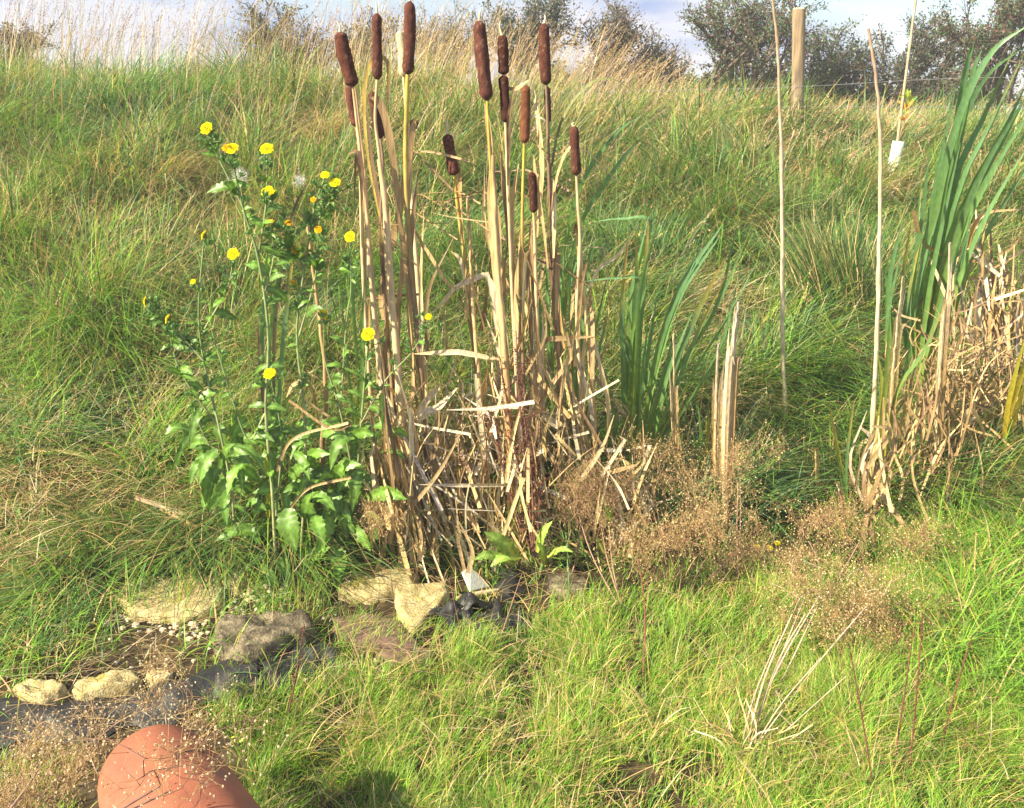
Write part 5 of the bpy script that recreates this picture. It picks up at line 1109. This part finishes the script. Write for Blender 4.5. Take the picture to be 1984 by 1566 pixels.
def shrub(px, topy, half, Y, label, nl=5200, cols=None, seed=0, base_y=215, sparse=1.0, name='hawthorn_bush', red=.0, width_low=.7, leafs=.017):
    rs = np.random.default_rng(seed + 100); nl = int(nl * 1.25)
    gx = at(px, base_y, Y)[0]; gz = float(hgt(gx, Y)) - .3 * float(sstep(14, 40, Y)); g = np.array([gx, Y, gz])
    root = thing(name, label, 'bush', g, 'hawthorn bushes beyond the fence')
    H = at(px, topy, Y)[2] - gz; Wd = wpx(half, Y)
    cols = cols or [(.07, .12, .045), (.10, .165, .06), (.13, .19, .07), (.05, .085, .04)]
    mbt = MB(); ends = []; twigs = []
    def grow(p, d, l, r, lev):
        e = p + d * l; mid = (p + e) / 2 + rs.normal(0, .05 * l, 3); tube(mbt, catmull([p, mid, e], 4), np.linspace(r, r * .65, 4), (.14, .11, .085), 5 if lev < 2 else 3)
        if lev >= 2: twigs.append((p, e))
        if lev == 4: return
        for k in range([4, 4, 3, 3][lev]):
            f = rs.uniform(.35, 1.0); nd = d + rs.normal(0, .55, 3) * np.array([1, 1, .7]) + np.array([0, 0, .12 if lev < 2 else -.02]); nd /= np.linalg.norm(nd)
            grow(p * (1 - f) + e * f, nd, l * rs.uniform(.55, .8), r * .55, lev + 1)
    for k in range(5):
        a = rs.uniform(0, 6.28); d = np.array([math.cos(a) * Wd / H * .55, math.sin(a) * .3, 1]); d /= np.linalg.norm(d)
        grow(g + np.array([rs.normal(0, .25) * Wd, rs.normal(0, .15), 0]), d, H * .38, .035, 0)
    # rescale twig cloud to the wanted outline
    tw = np.array(twigs); allp = tw.reshape(-1, 3); hi = np.percentile(allp[:, 2], 99) - gz; wx = np.percentile(np.abs(allp[:, 0] - gx), 96)
    S3 = np.array([Wd / wx, Wd / wx, H / hi]); sc = lambda P: g + (P - g) * S3
    for i in range(len(mbt.v)): mbt.v[i] = sc(mbt.v[i])
    mbt.build('branches', M_BARK, root)
    k = rs.integers(0, len(tw), nl); f = rs.random((nl, 1)); P = sc(tw[k, 0] * (1 - f) + tw[k, 1] * f) + rs.normal(0, .035, (nl, 3))
    # leaf-sized quads, denser low down
    d = rs.normal(0, 1, (nl, 3)); d /= np.linalg.norm(d, axis=1)[:, None]; s = np.cross(d, rs.normal(0, 1, (nl, 3))); s /= np.linalg.norm(s, axis=1)[:, None]
    l = leafs * rs.uniform(.6, 1.5, (nl, 1))
    V = np.stack([P - d * l, P + s * l * .6, P + d * l, P - s * l * .6], 1).reshape(-1, 3)
    cc = np.array(cols)[rs.integers(0, len(cols), nl)] * rs.uniform(.7, 1.35, (nl, 1))
    rd = rs.random(nl) < red; cc[rd] = np.array([.15, .06, .05]) * rs.uniform(.7, 1.3, (rd.sum(), 1))
    mb = MB(); mb.add(V, np.arange(nl * 4).reshape(-1, 4), np.repeat(cc, 4, axis=0)); mb.build('foliage', M_LEAF, root)
shrub(1430, -30, 95, 13.0, 'tallest dark hawthorn left of the fence post', 8500, seed=1, red=.22)
shrub(1600, 55, 70, 13.5, 'rounded hawthorn directly behind the fence post', 5200, seed=2, red=.1)
shrub(1755, 30, 85, 13.2, 'bluish hawthorn behind the bamboo cane', 6000, seed=3, cols=[(.08, .11, .06), (.11, .14, .075), (.06, .08, .05)], red=.12)
shrub(1950, -40, 120, 12.0, 'large hawthorn with red tints at the right edge', 9000, seed=4, red=.3)
shrub(1020, -30, 80, 13.0, 'dense dark hawthorn behind the middle cattails', 7000, seed=5, cols=[(.06, .09, .045), (.09, .12, .055)])
shrub(1165, 10, 90, 13.6, 'open twiggy hawthorn right of the middle cattails', 4200, seed=6, cols=[(.12, .12, .07), (.16, .15, .09), (.08, .10, .05)], red=.2)
shrub(1290, 70, 60, 14.0, 'low thin hawthorn between the middle and right bushes', 2600, seed=7, cols=[(.12, .14, .07), (.15, .16, .09)])
shrub(15, 30, 75, 12.5, 'dark bush at the left edge of the sky', 5200, seed=8, cols=[(.07, .09, .04), (.10, .11, .05)], red=.12)
shrub(580, 12, 90, 13.0, 'grey green bush behind the grass left of the cattails', 5000, seed=9, cols=[(.09, .11, .055), (.13, .14, .08)])
shrub(700, 25, 65, 13.4, 'small bush just left of the tallest cattail', 3200, seed=10, cols=[(.07, .10, .05), (.11, .13, .07)])
shrub(860, 20, 75, 14.2, 'pale thin bush between the two cattail groups', 2600, seed=11, cols=[(.13, .14, .08), (.16, .16, .1)])
for i, (x, t) in enumerate([(1540, 150), (1660, 158), (1780, 150), (1450, 140), (1350, 150), (1240, 140), (1900, 150), (1100, 130)]):
    shrub(x, t, 78, 14.5 + .2 * i, ['dark low hedge plant at the foot of the fence post', 'dark low hedge plant between post and bamboo cane', 'dark low hedge plant behind the tree guard', 'dark low hedge plant under the tallest hawthorn', 'dark low hedge plant left of the tallest hawthorn', 'dark low hedge plant under the thin hawthorn', 'dark low hedge plant under the red tinted hawthorn', 'dark low hedge plant under the twiggy hawthorn'][i], 3800, [(.045, .065, .03), (.06, .08, .035)], 30 + i, leafs=.03, name='hedge_plant')

# ================================================================ LENS VEIL, ADDED AS A THIN HAZE VOLUME
def haze():
    v = [(-170, -6, -1.6), (170, -6, -1.6), (170, 168, -1.6), (-170, 168, -1.6), (-170, -6, 5.2), (170, -6, 5.2), (170, 168, 5.2), (-170, 168, 5.2)]
    me = bpy.data.meshes.new('haze'); me.from_pydata(v, [], [(0, 3, 2, 1), (4, 5, 6, 7), (0, 1, 5, 4), (1, 2, 6, 5), (2, 3, 7, 6), (3, 0, 4, 7)])
    m = bpy.data.materials.new('haze'); m.use_nodes = True; nt = m.node_tree; nt.nodes.clear()
    o = N(nt, 'ShaderNodeOutputMaterial'); p = N(nt, 'ShaderNodeVolumePrincipled'); p.inputs['Color'].default_value = (.93, .95, 1, 1); p.inputs['Density'].default_value = .0045; p.inputs['Anisotropy'].default_value = 0
    nt.links.new(p.outputs[0], o.inputs['Volume']); me.materials.append(m)
    ob = bpy.data.objects.new('haze', me); C.objects.link(ob); tag(ob, 'thin bright haze volume added to imitate lens veiling over the meadow', 'haze', kind='stuff')
haze()
cy.volume_bounces = 0
